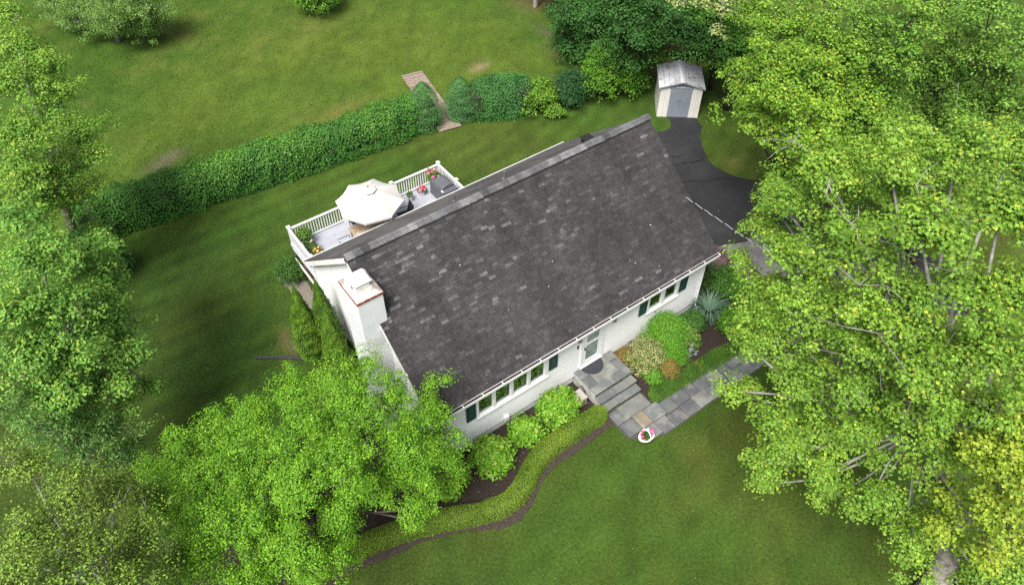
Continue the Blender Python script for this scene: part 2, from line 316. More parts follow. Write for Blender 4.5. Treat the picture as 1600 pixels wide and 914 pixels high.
def tree(name, base, fork, lobes, label, cat, rng, ca, cb, tip=None, tipp=.1, leaf=.12, tpl='quad', ncl=9, m=24, cr=.33, bark='bark_grey', twig='bark_grey', trunk_r=.25,
         mid=None, nb=7, twr=.012, squash=.8, group=None, var=.2, inner=.25, jit=.55, twigs_out=0., limbs=()):
    t = thing(name, base, label, cat, group)
    P, N, K, H, cl = crown_points(lobes, rng, ncl, m, cr, squash, inner=inner, jit=jit)
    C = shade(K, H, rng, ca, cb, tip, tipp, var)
    o = link('crown', leaf_mesh('crown', P, N, leaf*rng.uniform(.7, 1.2, len(P)), C, tpl, rng, LEAF, base), t, base); o['kind'] = 'stuff'
    tk = MB(); pts = [base] + (mid or []) + [fork]; n = len(pts)
    pp = [];
    for i in range(n-1): pp += curve(pts[i], pts[i+1], rng, .03, 4, 0)[:3 if i < n-2 else 4]
    rr = np.linspace(trunk_r, trunk_r*.45, len(pp)); rr[0] *= 1.35
    tk.tube(pp, list(rr), 12); tk.build('trunk', M[bark], t, smooth=True)
    br = MB()
    for li, c, d in cl:
        lc = np.array(lobes[li][:3]); lc[2] -= lobes[li][3]*.3
        st = np.array(fork)
        if np.linalg.norm(lc-st) > 4 and n > 2: st = st
        L = np.linalg.norm(lc-st)
        br.tube(curve(st, lc, rng, .1, 5, .05), list(np.linspace(max(.022, .011*L), .03, 5)), 6)
        for q in c[rng.permutation(len(c))[:nb]]:
            e = lc + (q-lc)*(1+twigs_out)
            pts_ = curve(lc, e, rng, .12, 4, .05); br.tube(pts_, [twr*2.2, twr*1.6, twr*1.1, twr*.5], 4, cap=False)
            if nb > 4:
                md = np.array(pts_[2]); e2 = md + (e-md)*rng.uniform(.6, 1.2) + rng.normal(size=3)*.25*lobes[li][3]
                br.tube([tuple(md), tuple((md+e2)/2+rng.normal(size=3)*.04), tuple(e2)], [twr*1.1, twr*.8, twr*.4], 4, cap=False)
    for lm in limbs:
        k_ = len(lm[0]); br.tube(lm[0], [lm[1]*.28*(1-.75*q/(k_-1)) for q in range(k_)], 6)
        for q in range(1, k_):
            for _ in range(2):
                a_ = np.array(lm[0][q]); e_ = a_+rng.normal(size=3)*np.array((.5, .5, .15)); br.tube([tuple(a_), tuple((a_+e_)/2+rng.normal(size=3)*.06), tuple(e_)], [.014, .010, .004], 4, cap=False)
    br.build('branches', M[twig], t, smooth=True, kind='stuff')
    return t
def inpoly(x, y, poly):
    x, y = np.asarray(x), np.asarray(y); r = np.zeros(x.shape, bool); n = len(poly)
    for i in range(n):
        x0, y0 = poly[i][:2]; x1, y1 = poly[(i+1) % n][:2]
        c = ((y0 > y) != (y1 > y)) & (x < (x1-x0)*(y-y0)/((y1-y0) or 1e-9)+x0); r ^= c
    return r
def smooth_poly(p, it=2, closed=True):
    for _ in range(it):
        q = []; n = len(p)
        for i in range(n if closed else n-1):
            a, b = p[i], p[(i+1) % n]
            q += [(a[0]*.75+b[0]*.25, a[1]*.75+b[1]*.25), (a[0]*.25+b[0]*.75, a[1]*.25+b[1]*.75)]
        p = q if closed else [p[0]]+q+[p[-1]]
    return p
# ------------------------------------------------------------------ ground
BED_OUT = [(-6.66,-2.12),(-8.42,-2.22),(-9.72,-2.33),(-10.6,-2.72),(-11.3,-3.12),(-11.95,-3.2),(-12.6,-3.08),(-13.4,-2.72),(-14.16,-2.28),(-15.4,-1.82),(-16.5,-1.56),(-17.63,-1.42),(-18.6,-1.5),(-19.6,-1.5),(-21.5,-1.9)]
BED_LEFT = BED_OUT + [(-22.5,0.8),(-19,2.4),(-14.5,2.6),(-13.6,1.2),(-13.2,.25),(-13.0,.05),(-6.76,.05)]
BED_RIGHT = [(-4.88,.05),(-4.88,-2.7),(-3.7,-2.85),(-1.,-3.1),(1.6,-3.4),(3.1,-2.9),(3.9,-.9),(3.75,1.3),(3.2,3.2),(.1,3.2),(.05,.05)]
DRIVE = smooth_poly([(7.2,10.4),(8.0,10.15),(8.55,10.1),(8.8,10.4),(9.1,11.0),(9.3,11.2),(10.4,10.2),(10.3,9.9),(10.1,9.2),(9.25,8.6),(8.5,7.6),(7.95,6.5),(8.05,5.4),(8.75,4.3),(10.0,3.2),(10.8,1.2),(11.2,-2.5),(11,-7),(8,-7.5),(7.6,-2.4),(6.2,1.2),(4.7,1.45),(3.6,1.9),(1.0,4.5),(.9,8.2),(3.0,9.2),(5.2,10.0)], 2)
OLD = [(3.45,2.1),(4.9,1.5),(6.4,1.3),(8.6,-1.5),(8.0,-3.0),(4.2,-2.6),(3.9,0.2)]
HEDGE_LINE = [(-20.,19.9),(-18.9,20.25),(-15.3,19.7),(-11.5,19.3),(-8.1,18.95),(-5.2,18.65),(-3.6,18.65),(-2.5,18.5)]
def vnoise(x, y, s, seed):
    g = np.random.default_rng(seed).random((256, 256)); xs, ys = x/s+1000, y/s+1000
    xi, yi = np.floor(xs).astype(int), np.floor(ys).astype(int); fx, fy = xs-xi, ys-yi
    fx, fy = fx*fx*(3-2*fx), fy*fy*(3-2*fy); a = lambda i, j: g[(xi+i) % 256, (yi+j) % 256]
    return (a(0,0)*(1-fx)+a(1,0)*fx)*(1-fy)+(a(0,1)*(1-fx)+a(1,1)*fx)*fy
def fbm(x, y, s, seed): return (vnoise(x,y,s,seed)*.5+vnoise(x,y,s/2,seed+1)*.27+vnoise(x,y,s/4,seed+2)*.15+vnoise(x,y,s/8,seed+3)*.08)
def lawn_color(x, y):
    hy = np.interp(x, [-22,-15,-8,-3,3,7,10], [20.2,19.4,18.6,18.4,15.8,14.4,13.6])
    far = 1/(1+np.exp(-(y-hy)*2.5))
    dark = np.array((.024,.056,.008)); mid = np.array((.040,.084,.010)); oli = np.array((.068,.088,.016)); mead = np.array((.072,.114,.014)); meadb = np.array((.105,.105,.026)); meadg = np.array((.044,.092,.010))
    n1 = fbm(x, y, 6, 11)[..., None]; n2 = fbm(x, y, 1.4, 21)[..., None]; n3 = fbm(x, y, 9, 31)[..., None]; n4 = fbm(x, y, .5, 41)[..., None]
    # tree shade and vignetting painted into the lawn colour left of the house
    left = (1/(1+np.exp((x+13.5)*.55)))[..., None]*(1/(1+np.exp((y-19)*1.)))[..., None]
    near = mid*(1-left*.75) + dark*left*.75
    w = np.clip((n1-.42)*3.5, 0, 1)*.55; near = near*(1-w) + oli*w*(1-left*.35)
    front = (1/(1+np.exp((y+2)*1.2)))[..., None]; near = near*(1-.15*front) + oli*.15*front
    # mowing lay, curved bands left of and behind the house
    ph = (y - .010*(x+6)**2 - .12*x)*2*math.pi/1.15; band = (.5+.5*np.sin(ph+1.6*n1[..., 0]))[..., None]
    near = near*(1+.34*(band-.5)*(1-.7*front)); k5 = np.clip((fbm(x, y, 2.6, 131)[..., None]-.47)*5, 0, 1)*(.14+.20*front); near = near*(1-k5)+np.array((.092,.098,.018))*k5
    q_ = np.clip((n3-.36)*3.4 + np.clip((y-27)*.035, 0, .5)[..., None] + np.clip((-6-x)*.02, -.2, .3)[..., None], 0, 1); fr = mead*(1-q_) + meadg*q_
    b = np.clip((n2-.52)*4, 0, 1)*.5*np.clip((fbm(x, y, 7, 77)[..., None]-.35)*3, 0, 1); fr = fr*(1-b)+meadb*b
    f = far[..., None]; c = near*(1-f)+fr*f
    c = c*(.74+.50*n2)*(.76+.48*n4)*1.04
    for (bx, by, rx, ry, a, col, k) in ((-15.0,23.8,1.0,.45,.3,(.20,.16,.12),.75),(-15.2,8.75,.16,.55,-.25,(.26,.15,.085),.85),(-15.05,8.2,.2,.35,-.3,(.2,.13,.09),.6),(3.5,21.6,.6,.35,0,(.26,.19,.12),.8),(8.9,19.2,.7,1.4,.2,(.16,.10,.07),.8),
              (9.5,22.0,.4,1.6,.1,(.15,.10,.08),.6),(-5.5,22.3,1.6,.7,.2,(.17,.15,.04),.5),(9.0,5.9,.5,.5,0,(.16,.15,.04),.6),(-19.5,4.0,1.2,.4,.5,(.12,.10,.05),.5),(12.0,26.5,1.8,1.6,0,(.11,.055,.045),.8)):
        dx, dy = x-bx, y-by; u = dx*math.cos(a)+dy*math.sin(a); v = -dx*math.sin(a)+dy*math.cos(a)
        g = np.exp(-((u/rx)**2+(v/ry)**2))*k; g = np.clip(g*(.5+1.1*n2[..., 0]), 0, 1)[..., None]; c = c*(1-g)+np.array(col)*g
    return c
def ground_mesh():
    def axis(a, b, st, far):
        c = list(np.arange(a, b+.001, st)); lo = [a-d for d in far][::-1]; hi = [b+d for d in far]; return np.array(lo+c+hi)
    xs = axis(-34, 44, .5, (3, 10, 30, 90, 300, 900)); ys = axis(-20, 60, .5, (3, 10, 30, 90, 300, 900))
    X, Y = np.meshgrid(xs, ys); Z = np.zeros_like(X)
    n = X.size; me = bpy.data.meshes.new('lawn')
    me.vertices.add(n); me.vertices.foreach_set('co', np.stack([X, Y, Z], -1).astype(np.float32).ravel())
    nx, ny = len(xs), len(ys); i = (np.arange(ny-1)[:, None]*nx+np.arange(nx-1)).ravel(); q = np.stack([i, i+1, i+nx+1, i+nx], 1)
    me.loops.add(q.size); me.loops.foreach_set('vertex_index', q.astype(np.int32).ravel()); me.polygons.add(len(q))
    me.polygons.foreach_set('loop_start', (np.arange(len(q))*4).astype(np.int32)); me.polygons.foreach_set('loop_total', np.full(len(q), 4, np.int32)); me.update(calc_edges=True)
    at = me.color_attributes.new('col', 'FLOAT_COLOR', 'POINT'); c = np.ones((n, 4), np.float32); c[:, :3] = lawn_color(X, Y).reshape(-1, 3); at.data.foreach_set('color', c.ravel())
    return me
m, nt, b = newmat('lawn_turf'); at = nd(nt, 'ShaderNodeAttribute'); at.attribute_name = 'col'
geo = nd(nt, 'ShaderNodeNewGeometry'); no = nd(nt, 'ShaderNodeTexNoise'); no.inputs['Scale'].default_value = 9; no.inputs['Detail'].default_value = 8; no.inputs['Roughness'].default_value = .75
nt.links.new(geo.outputs['Position'], no.inputs['Vector']); r = nd(nt, 'ShaderNodeMapRange'); r.inputs[1].default_value = .3; r.inputs[2].default_value = .7; r.inputs[3].default_value = .45; r.inputs[4].default_value = 1.35
nt.links.new(no.outputs['Fac'], r.inputs[0]); vm = nd(nt, 'ShaderNodeVectorMath', operation='SCALE'); nt.links.new(at.outputs['Color'], vm.inputs[0]); nt.links.new(r.outputs[0], vm.inputs['Scale']); nt.links.new(vm.outputs[0], b.inputs['Base Color'])
b.inputs['Roughness'].default_value = .9; b.inputs['Specular IOR Level'].default_value = .15
bp = nd(nt, 'ShaderNodeBump'); bp.inputs['Strength'].default_value = .8; bp.inputs['Distance'].default_value = .04; nt.links.new(no.outputs['Fac'], bp.inputs['Height']); nt.links.new(bp.outputs[0], b.inputs['Normal'])
M['turf'] = m
g = ground_mesh(); g.materials.append(M['turf']); lawn = link('lawn', g); tag(lawn, 'wide mown lawn around the white house', None, None, 'structure')
def ragged(poly, amp, seed=4):
    rr = np.random.default_rng(seed); out = []; n = len(poly)
    for i in range(n):
        p, q = np.array(poly[i][:2], float), np.array(poly[(i+1) % n][:2], float); k = max(1, int(np.linalg.norm(q-p)/.12))
        for j in range(k): v = p+(q-p)*j/k; out.append((v[0]+rr.normal()*amp*.45, v[1]+rr.normal()*amp*.45))
    return out
def sheet(name, poly, z, mt, th=None, label=None):
    o = MB().prism(poly, z-.03, z).build(name, mt); tag(o, label, None, None, 'structure'); return o
driveway = sheet('driveway', ragged(DRIVE, .05), .012, M['asphalt'], label='dark sealed asphalt driveway running to the garden shed')
sheet('old_pavement', ragged(OLD, .05), .02, M['oldasph'], label='paler worn asphalt beside the dark driveway')
cr_ = MB(); rg = np.random.default_rng(5)
for pts in ([(5.9,8.0),(6.4,7.55),(6.9,7.5),(7.3,7.15),(8.0,7.1)],[(4.9,7.0),(5.6,6.3),(6.2,6.15),(6.9,5.5),(7.3,5.6),(7.9,5.0),(8.3,4.9)],[(6.3,8.6),(6.8,8.1),(7.3,8.0)]):
    pts = smooth_poly(pts, 2, False)
    for a, c in zip(pts[:-1], pts[1:]):
        a, c = Vector((*a, 0)), Vector((*c, 0)); d = (c-a).normalized(); w = Vector((-d.y, d.x, 0))*rg.uniform(.012, .045); cr_.add([a-w+Vector((0,0,.0165)), c-w+Vector((0,0,.0165)), c+w+Vector((0,0,.0165)), a+w+Vector((0,0,.0165))], [(0,1,2,3)])
cr_.build('crack_seal', M['seal'], driveway)
def wob(poly, amt, rng, it=1):
    p = smooth_poly(poly, it); return [(x+rng.normal()*amt, y+rng.normal()*amt) for x, y in p]
sheet('mulch_bed', ragged(BED_LEFT, .05), .018, M['mulch'], label='dark mulch bed along the left half of the front wall')
sheet('planting_bed', ragged(BED_RIGHT, .05), .017, M['mulch'], label='dark mulch bed between the front wall and the flagstone walk')
# soil trench outside the low hedge
tr = MB(); c = smooth_poly(BED_OUT, 2, False); inner_, outer_ = [], []
for i, (x, y) in enumerate(c):
    a, d = c[max(i-1, 0)], c[min(i+1, len(c)-1)]; t = Vector((d[0]-a[0], d[1]-a[1], 0)).normalized(); nrm = Vector((-t.y, t.x, 0))
    w1 = .20 + .035*rg.normal() + .10*math.sin(i*.35); w0 = .42; inner_.append(Vector((x, y, .03)) - nrm*w0); outer_.append(Vector((x, y, .03)) + nrm*w1)
n = len(c); tr.add([v for v in inner_]+[v for v in outer_]+[v-Vector((0,0,.06)) for v in outer_], [(i, i+1, n+i+1, n+i) for i in range(n-1)]+[(n+i, n+i+1, 2*n+i+1, 2*n+i) for i in range(n-1)])
tag(tr.build('soil_edge', M['soil']), 'bare brown soil strip curving along the low clipped hedge', None, None, 'structure')
sheet('gravel_strip', ragged([(-13.9,12.3),(-12.9,12.4),(-12.98,8.2),(-13.5,8.0),(-13.9,9.4),(-13.7,11)], .08), .02, M['gravel'], label='tan gravel strip at the foot of the deck')
# ------------------------------------------------------------------ house (x along the front wall, y into the house)
L, D1, HE, HR, OV, D2, HB, OVR = 12.98, 4.53, 3.50, 7.23, .30, 4.93, 3.03, .25
YB = D1+D2-.30                      # back wall
house = thing('house', (-6.5, 4.5, 0), 'long white clapboard house with dark grey shingle roof and green shutters', 'house')
HO = org(house)
def rz_f(y): return HE + (y+OV)*(HR-HE)/(D1+OV)          # front slope top surface
def rz_b(y): return HB + (D1+D2-y)*(HR-HB)/D2
TH = .16
OPEN = [(-11.33,-8.1,1.60,3.12), (-3.12,-1.38,1.72,3.12), (-6.5,-5.36,.76,3.12)]
# front wall core: blocks around the openings
w = MB(); xs = sorted({-L, 0} | {o[0] for o in OPEN} | {o[1] for o in OPEN})
for a, c in zip(xs[:-1], xs[1:]):
    op = [o for o in OPEN if abs(o[0]-a) < 1e-6]
    if op: w.box(a, c, .02, .2, .40, op[0][2]); w.box(a, c, .02, .2, op[0][3], 3.36)
    else: w.box(a, c, .02, .2, .40, 3.36)
w.build('wall', M['siding'], house)
# gable walls and back wall
def gable(x0, x1):
    g = MB(); yz = [(.2, .4), (YB, .4), (YB, rz_b(YB)-TH-.03), (D1, HR-TH-.03), (.2, rz_f(.2)-TH-.03)]
    g.add([(x0, y, z) for y, z in yz]+[(x1, y, z) for y, z in yz], [tuple(range(5)), tuple(range(9, 4, -1))]+[(i, 5+i, 5+(i+1) % 5, (i+1) % 5) for i in range(5)]); return g
gable(-L+.02, -L+.2).build('wall', M['siding'], house); gable(-.2, -.02).build('wall', M['siding'], house)
MB().box(-L+.2, -.2, YB-.2, YB-.02, .4, rz_b(YB)-TH-.03).build('wall', M['siding'], house)
MB().box(-L+.03, -.03, .035, YB-.03, 0, .42).build('foundation', M['found'], house)
MB().box(-L+.2, -.2, .2, YB-.2, .40, .43).build('floor_slab', M['dark'], house)
MB().box(-L+.25, -.25, 1.6, 1.7, .43, 3.3).build('inner_partition', M['dark'], house)
# siding boards, split around the openings
z = .40; k = 0; cache = {}
def board_mesh(length, axis):
    key = (round(length, 3), axis)
    if key not in cache:
        m_ = MB(); l = length
        v = [(0,0,0),(l,0,0),(l,-.026,0),(0,-.026,0),(0,0,.143),(l,0,.143),(l,-.004,.143),(0,-.004,.143)]
        if axis == 'y': v = [(p[1], l-p[0], p[2]) for p in v]
        m_.add(v, [(3,2,1,0),(4,5,6,7),(3,7,6,2),(0,1,5,4),(0,4,7,3),(1,2,6,5)]); cache[key] = m_.mesh('siding_board', M['siding'])
    return cache[key]
while z < 3.3:
    segs = []; x = -L+.1
    for o in sorted(OPEN):
        if o[2] < z+.13 and o[3] > z: segs.append((x, o[0])); x = o[1]
    segs.append((x, -.1))
    for a, c in segs:
        if c-a > .05: link('siding_board', board_mesh(c-a, 'x'), house, (a, .018, z))
    z += .130
z = .42
while z < HR-.45:      # left gable boards, clipped to the slopes
    ya = .1 if z < rz_f(.1)-TH-.25 else (z+TH+.25-HE)*(D1+OV)/(HR-HE)-OV
    yb = YB-.1 if z < rz_b(YB-.1)-TH-.25 else D1+D2-(z+TH+.25-HB)*D2/(HR-HB)
    if yb-ya > .2: link('siding_board', board_mesh(round(yb-ya, 2), 'y'), house, (-L+.018, ya, z))
    z += .130
# corner boards
for (x0, x1, y0, y1, zt) in ((-L-.03,-L+.10,-.03,.12,3.36),(-.10,.03,-.03,.12,3.36),(-L-.03,-L+.10,YB-.12,YB+.03,2.95),(-.10,.03,YB-.12,YB+.03,2.95)):
    MB().box(x0, x1, y0, y1, .38, zt).build('corner_board', M['vinyl'], house)
# roof deck
def slopebox(x0, x1, y0, z0, y1, z1, t):
    d = Vector((0, y1-y0, z1-z0)).normalized(); nn = Vector((0, -d.z, d.y)); nn = nn if nn.z > 0 else -nn
    return MB().add([(x0,y0,z0),(x1,y0,z0),(x1,y1,z1),(x0,y1,z1)]+[(p[0],p[1]-nn.y*t,p[2]-nn.z*t) for p in ((x0,y0,z0),(x1,y0,z0),(x1,y1,z1),(x0,y1,z1))],
                    [(0,1,2,3),(7,6,5,4),(0,4,5,1),(1,5,6,2),(2,6,7,3),(3,7,4,0)])
X0, X1 = -L-OVR, OVR
roof = slopebox(X0+.02, X1-.02, -OV+.02, rz_f(-OV+.02)-.03, D1, HR-.03, .10)
b2 = slopebox(X0+.02, X1-.02, D1+D2-.02, rz_b(D1+D2-.02)-.03, D1, HR-.031, .10); roof.add(b2.v, b2.f)
roof = roof.build('roof', SH[0], house)
# rake boards (white trim under the roof edge), soffit, fascia
for x0, x1 in ((X0+.0, X0+.03), (X1-.03, X1)):
    for (ya, za, yb, zb) in ((-OV, HE-.05, D1, HR-.05), (D1+D2, HB-.05, D1, HR-.052)):
        s = slopebox(x0, x1, ya, za, yb, zb, .2); s.build('rake_board', M['white'], house)
for xa, xb in ((X0+.03, -L-.0), (0, X1-.03)):
    for (ya, za, yb, zb) in ((-OV+.03, HE-.16, D1, HR-.16), (D1+D2-.03, HB-.16, D1, HR-.163)):
        slopebox(xa, xb, ya, za, yb, zb, .02).build('rake_soffit', M['white'], house)
MB().box(X0+.03, X1-.03, -OV+.02, 0.05, 3.30, 3.325).build('soffit', M['white'], house)
MB().box(X0+.03, X1-.03, -OV, -OV+.025, 3.28, 3.46).build('fascia', M['white'], house)
MB().box(X0+.03, X1-.03, D1+D2-.025, D1+D2, 2.80, 2.99).build('fascia', M['white'], house)
# gutters
def gutter(y0, y1, zt, out):
    g = MB(); t = .006; x0, x1 = X0-.02, X1+.02
    g.box(x0, x1, min(y0,y1), max(y0,y1), zt-.12, zt-.11)
    yo = y1; yi = y0; sgn = 1 if yo > yi else -1
    g.box(x0, x1, *sorted((yo, yo+sgn*.015)), zt-.12, zt+.005); g.box(x0, x1, *sorted((yi, yi+sgn*.008)), zt-.11, zt+.0)
    for x in (x0-.006, x1): g.box(x, x+.006, min(y0,y1), max(y0,y1), zt-.12, zt)
    gg = g.build('gutter', M['vinyl'], house); return gg
gt = gutter(-OV-.002, -OV-.115, 3.43, -1)
MB().box(X0, X1, -OV-.11, -OV-.008, 3.33, 3.405).build('leaf_litter', M['debris'], gt)
hm = MB().box(-.012, .012, -.155, .03, -.006, .006).mesh('gutter_hanger', M['vinyl'])
x = X0+.35
while x < X1: link('gutter_hanger', hm, gt, (x, -OV-.0, 3.44)); x += .82
gutter(D1+D2+.002, D1+D2+.115, 2.97, 1)
MB().tube([(.02,-.10,3.3),(.0,-.045,3.1),(0,-.05,.3),(.02,-.2,.12)], .035, 8).build('downspout', M['vinyl'], house)
MB().tube([(X0+.12,D1+D2+.06,2.85),(-L-.06,YB+.06,2.6),(-L-.06,YB+.06,.3)], .04, 8).build('downspout', M['vinyl'], house)
# shingles, front slope
rs = np.random.default_rng(3)
sl_len = math.hypot(D1+OV, HR-HE); ux, uz = (D1+OV)/sl_len, (HR-HE)/sl_len; nrm = Vector((0, -uz, ux))
expo = .120; ncourse = int(sl_len/expo)
tabs = []
for j in range(ncourse+1):
    s0 = j*expo - .02; x = X0-.015 - rs.uniform(0, .25) ; first = True
    while x < X1+.0:
        wd = rs.choice([.30,.34,.38,.26,.44,.20]); xa = max(x, X0-.015); xb = min(x+wd, X1+.015)
        if xb-xa > .04: tabs.append((xa, xb, s0, j))
        x += wd
SY = math.sqrt(1)
def tab_world(x, s): return Vector((x, -OV + s*ux, HE + s*uz))
camv = Vector(cam.location)
def pick_mat(x, s, j):
    t = s/sl_len; u = (x-X0)/(X1-X0)
    p = .010 + .26*max(0, t-.32)*1.4*(1.15-u*.85)*(.05+1.7*vn(x, s))
    if t > .975: p *= .5
    if rs.random() < p: return 5 if rs.random() < .55 else 6
    return int(rs.choice([0,1,2,3,4], p=[.16,.32,.30,.16,.06]))
def vn(x, s): return float(np.clip((fbm(np.array([x]), np.array([s]), 2.6, 91)[0]-.35)*3.2, 0, 1.6))
CH = (-13.83, -12.94, 2.58, 3.78)           # chimney footprint
items = []
for xa, xb, s0, j in tabs:
    c = tab_world((xa+xb)/2, s0+.08)
    if xa < CH[1]-.02 and xb < CH[1]+.1 and CH[2]-.05 < c.y < CH[3]+.02: continue
    items.append(((c-camv).length, xa, xb, s0, j, pick_mat((xa+xb)/2, s0, j)))
items.sort(key=lambda t: t[0])
def tab_shape(mb, wd, rise):
    """one shingle tab lying in the slope: butt end thick, top end tucked under"""
    g = .010; h = .165
    P = lambda x, s, n: (x, s*ux + nrm.y*n, s*uz + nrm.z*n)
    v = [P(g,0,.008+rise),P(wd-g,0,.008+rise),P(wd-g,h,-.004),P(g,h,-.004),P(g,0,-.022),P(wd-g,0,-.022),P(wd-g,h,-.022),P(g,h,-.022)]
    mb.add(v, [(0,1,2,3),(0,4,5,1),(1,5,6,2),(3,7,4,0),(2,6,7,3)])
tc = {}; rest = {}
for n_, (d, xa, xb, s0, j, mi) in enumerate(items):
    wd = round((xb-xa)*50)/50; rise = (0, .004, .008)[int(rs.integers(0, 3))]
    if n_ < 300:
        key = (wd, rise, mi)
        if key not in tc: q = MB(); tab_shape(q, wd, rise); tc[key] = q.mesh('shingle', SH[mi])
        link('shingle', tc[key], roof, tab_world(xa, s0))
    else:
        q = MB(); tab_shape(q, xb-xa, rise); o = tab_world(xa, s0); r_ = rest.setdefault('a', MB()); r_.add([Vector(v)+o for v in q.v], q.f, mi)
ro = rest['a'].build('shingle', SH, roof); ro['kind'] = 'stuff'
# back slope shingles, joined (seen edge on)
bk = MB(); sb = math.hypot(D2, HR-HB); bx_, bz_ = D2/sb, (HR-HB)/sb; nb_ = Vector((0, bz_, bx_))
for j in range(int(sb/.1365)+1):
    s0 = j*.1365-.02; x = X0-.015-rs.uniform(0,.3)
    while x < X1:
        wd = rs.uniform(.7, 1.1); xa = max(x, X0-.015); xb = min(x+wd, X1+.015); x += wd
        if xb-xa < .04: continue
        B = lambda x_, s, n: (x_, D1+D2 - s*bx_ + nb_.y*n, HB + s*bz_ + nb_.z*n)
        rise = rs.uniform(.0, .008)
        bk.add([B(xb-.004,s0,.004+rise),B(xa+.004,s0,.004+rise),B(xa+.004,s0+.185,-.004),B(xb-.004,s0+.185,-.004),B(xb-.004,s0,-.022),B(xa+.004,s0,-.022)], [(0,1,2,3),(0,4,5,1)], int(rs.integers(0, 3)))
BM2 = [BACKM, shingle_mat(21, (.105,.098,.096)), shingle_mat(22, (.068,.064,.064))]
bk.build('shingle', BM2, roof, kind='stuff')
# ridge caps
x = X0; capmesh = {}
while x < X1-.05:
    ln = .30; mi = int(rs.choice([0,1,2,3], p=[.35,.35,.18,.12]))
    if mi not in capmesh:
        q = MB(); ys = [(-.18, -.115), (-.12, -.04), (-.045, .0), (.045, .0), (.12, -.045), (.18, -.125)]
        top = [(0, y, z_+.062) for y, z_ in ys] + [(.33, y, z_+.042) for y, z_ in ys]; bot = [(0, y, z_+.034) for y, z_ in ys]
        q.add(top+bot, [(i+1, i, 6+i, 7+i)[::-1] for i in range(5)]+[(i, i+1, 12+i+1, 12+i)[::-1] for i in range(5)]); capmesh[mi] = q.mesh('ridge_cap', CAPM[mi])
    link('ridge_cap', capmesh[mi], roof, (x, D1+rs.normal()*.006, HR+.01)); x += ln
MB().add([(X0,D1-.19,HR-.118),(X1,D1-.19,HR-.118),(X1,D1-.17,HR-.082),(X0,D1-.17,HR-.082)],[(0,1,2,3)]).build('ridge_shadow_line', M['dark'], roof)  # dark strip painted in as the shadow line below the ridge caps
# windows
def window(x0, x1, z0, z1, panes, trim=.09, name='window', mullz=None, inside='curtain'):
    w_ = MB(); y = -.045
    w_.box(x0, x1, y, .1, z0, z0+trim*.9); w_.box(x0, x1, y, .1, z1-trim, z1)
    edges = [x0] + [v for p in panes for v in p] + [x1]
    for a, c in zip(edges[::2], edges[1::2]): w_.box(a, c, y+.003, .1, z0+trim*.9, z1-trim)
    o = w_.build('window', M['vinyl'], house)
    MB().box(x0-.03, x1+.03, -.085, -.046, z0-.03, z0+.035).build('sill', M['white'], o)
    for a, c in panes:
        s = MB(); t = .035; ya, yb = -.012, .06; zb, zt = z0+trim*.9, z1-trim
        s.box(a, a+t, ya, yb, zb, zt); s.box(c-t, c, ya, yb, zb, zt); s.box(a+t, c-t, ya, yb, zb, zb+t*1.3); s.box(a+t, c-t, ya, yb, zt-t, zt)
        if mullz: s.box(a+t, c-t, ya-.008, yb, mullz, mullz+.05)
        s.build('sash', M['white'], o)
        MB().box(a+t, c-t, .02, .026, zb+t, zt-t).build('pane', M['glass'], o)
        if inside == 'curtain':
            q = MB(); n_ = 14
            for cx0, cx1 in ((a+t, a+t+(c-a)*.28), (c-t-(c-a)*.28, c-t)):
                vs = [(cx0+(cx1-cx0)*i/n_, .11+.02*math.sin(i*1.9), zz) for zz in (zb, zt) for i in range(n_+1)]
                q.add(vs, [(i, i+1, n_+2+i, n_+1+i) for i in range(n_)])
            q.build('curtain', M['curtain'], o)
    return o
window(-11.33, -8.1, 1.60, 3.12, [(-11.24,-10.60),(-10.50,-9.82),(-9.72,-9.04),(-8.94,-8.26)])
window(-3.12, -1.38, 1.72, 3.12, [(-3.02,-2.34),(-2.18,-1.50)], mullz=2.62, inside=None)
def shutter(x0, x1, z0, z1):
    s = MB(); y0, y1 = -.055, -.008; f = .055
    s.box(x0, x0+f, y0, y1, z0, z1); s.box(x1-f, x1, y0, y1, z0, z1)
    for a, c in ((z0, z0+f*1.3), ((z0+z1)/2-f/2, (z0+z1)/2+f/2), (z1-f, z1)): s.box(x0+f, x1-f, y0, y1, a, c)
    o = s.build('shutter', M['green'], house)
    for a, c in ((z0+f*1.3, (z0+z1)/2-f/2), ((z0+z1)/2+f/2, z1-f)):
        q = MB(); q.box(x0+f, x1-f, y0+.024, y1, a, c); q.bbox(x0+f+.03, x1-f-.03, y0+.010, y0+.024, a+.03, c-.03, .004); q.build('panel', M['green'], o)
for x0, x1, z0 in ((-11.76,-11.37,1.72),(-8.06,-7.68,1.86),(-3.55,-3.16,1.86),(-1.34,-.93,1.86)): shutter(x0, x1, z0, 3.18 if x0 > -11 else 3.05)
# front door with storm door
d = MB(); d.box(-6.5, -6.38, -.05, .1, .76, 3.12); d.box(-5.48, -5.36, -.05, .1, .76, 3.12); d.box(-6.38, -5.48, -.05, .1, 3.02, 3.12); d.box(-6.5, -5.36, -.10, .1, .74, .80)
door = d.build('door', M['vinyl'], house)
q = MB(); q.box(-6.36, -6.24, -.03, .02, .82, 3.0); q.box(-5.62, -5.50, -.03, .02, .82, 3.0)
for a, c in ((.82, 1.05), (2.02, 2.10), (2.86, 3.0)): q.box(-6.24, -5.62, -.03, .02, a, c)
q.build('storm_door', M['white'], door)
for a, c in ((1.05, 2.02), (2.10, 2.86)):
    MB().box(-6.24, -5.62, -.008, -.002, a, c).build('pane', M['glass'], door)
MB().box(-6.30, -5.56, .035, .07, .82, 3.0).build('door_leaf', M['blind'], door)
MB().box(-6.335, -6.31, -.075, -.03, 1.80, 1.97).tube([(-6.32,-.03,1.88),(-6.32,-.09,1.88),(-6.25,-.095,1.88)], .012, 6).build('handle', M['iron'], door)
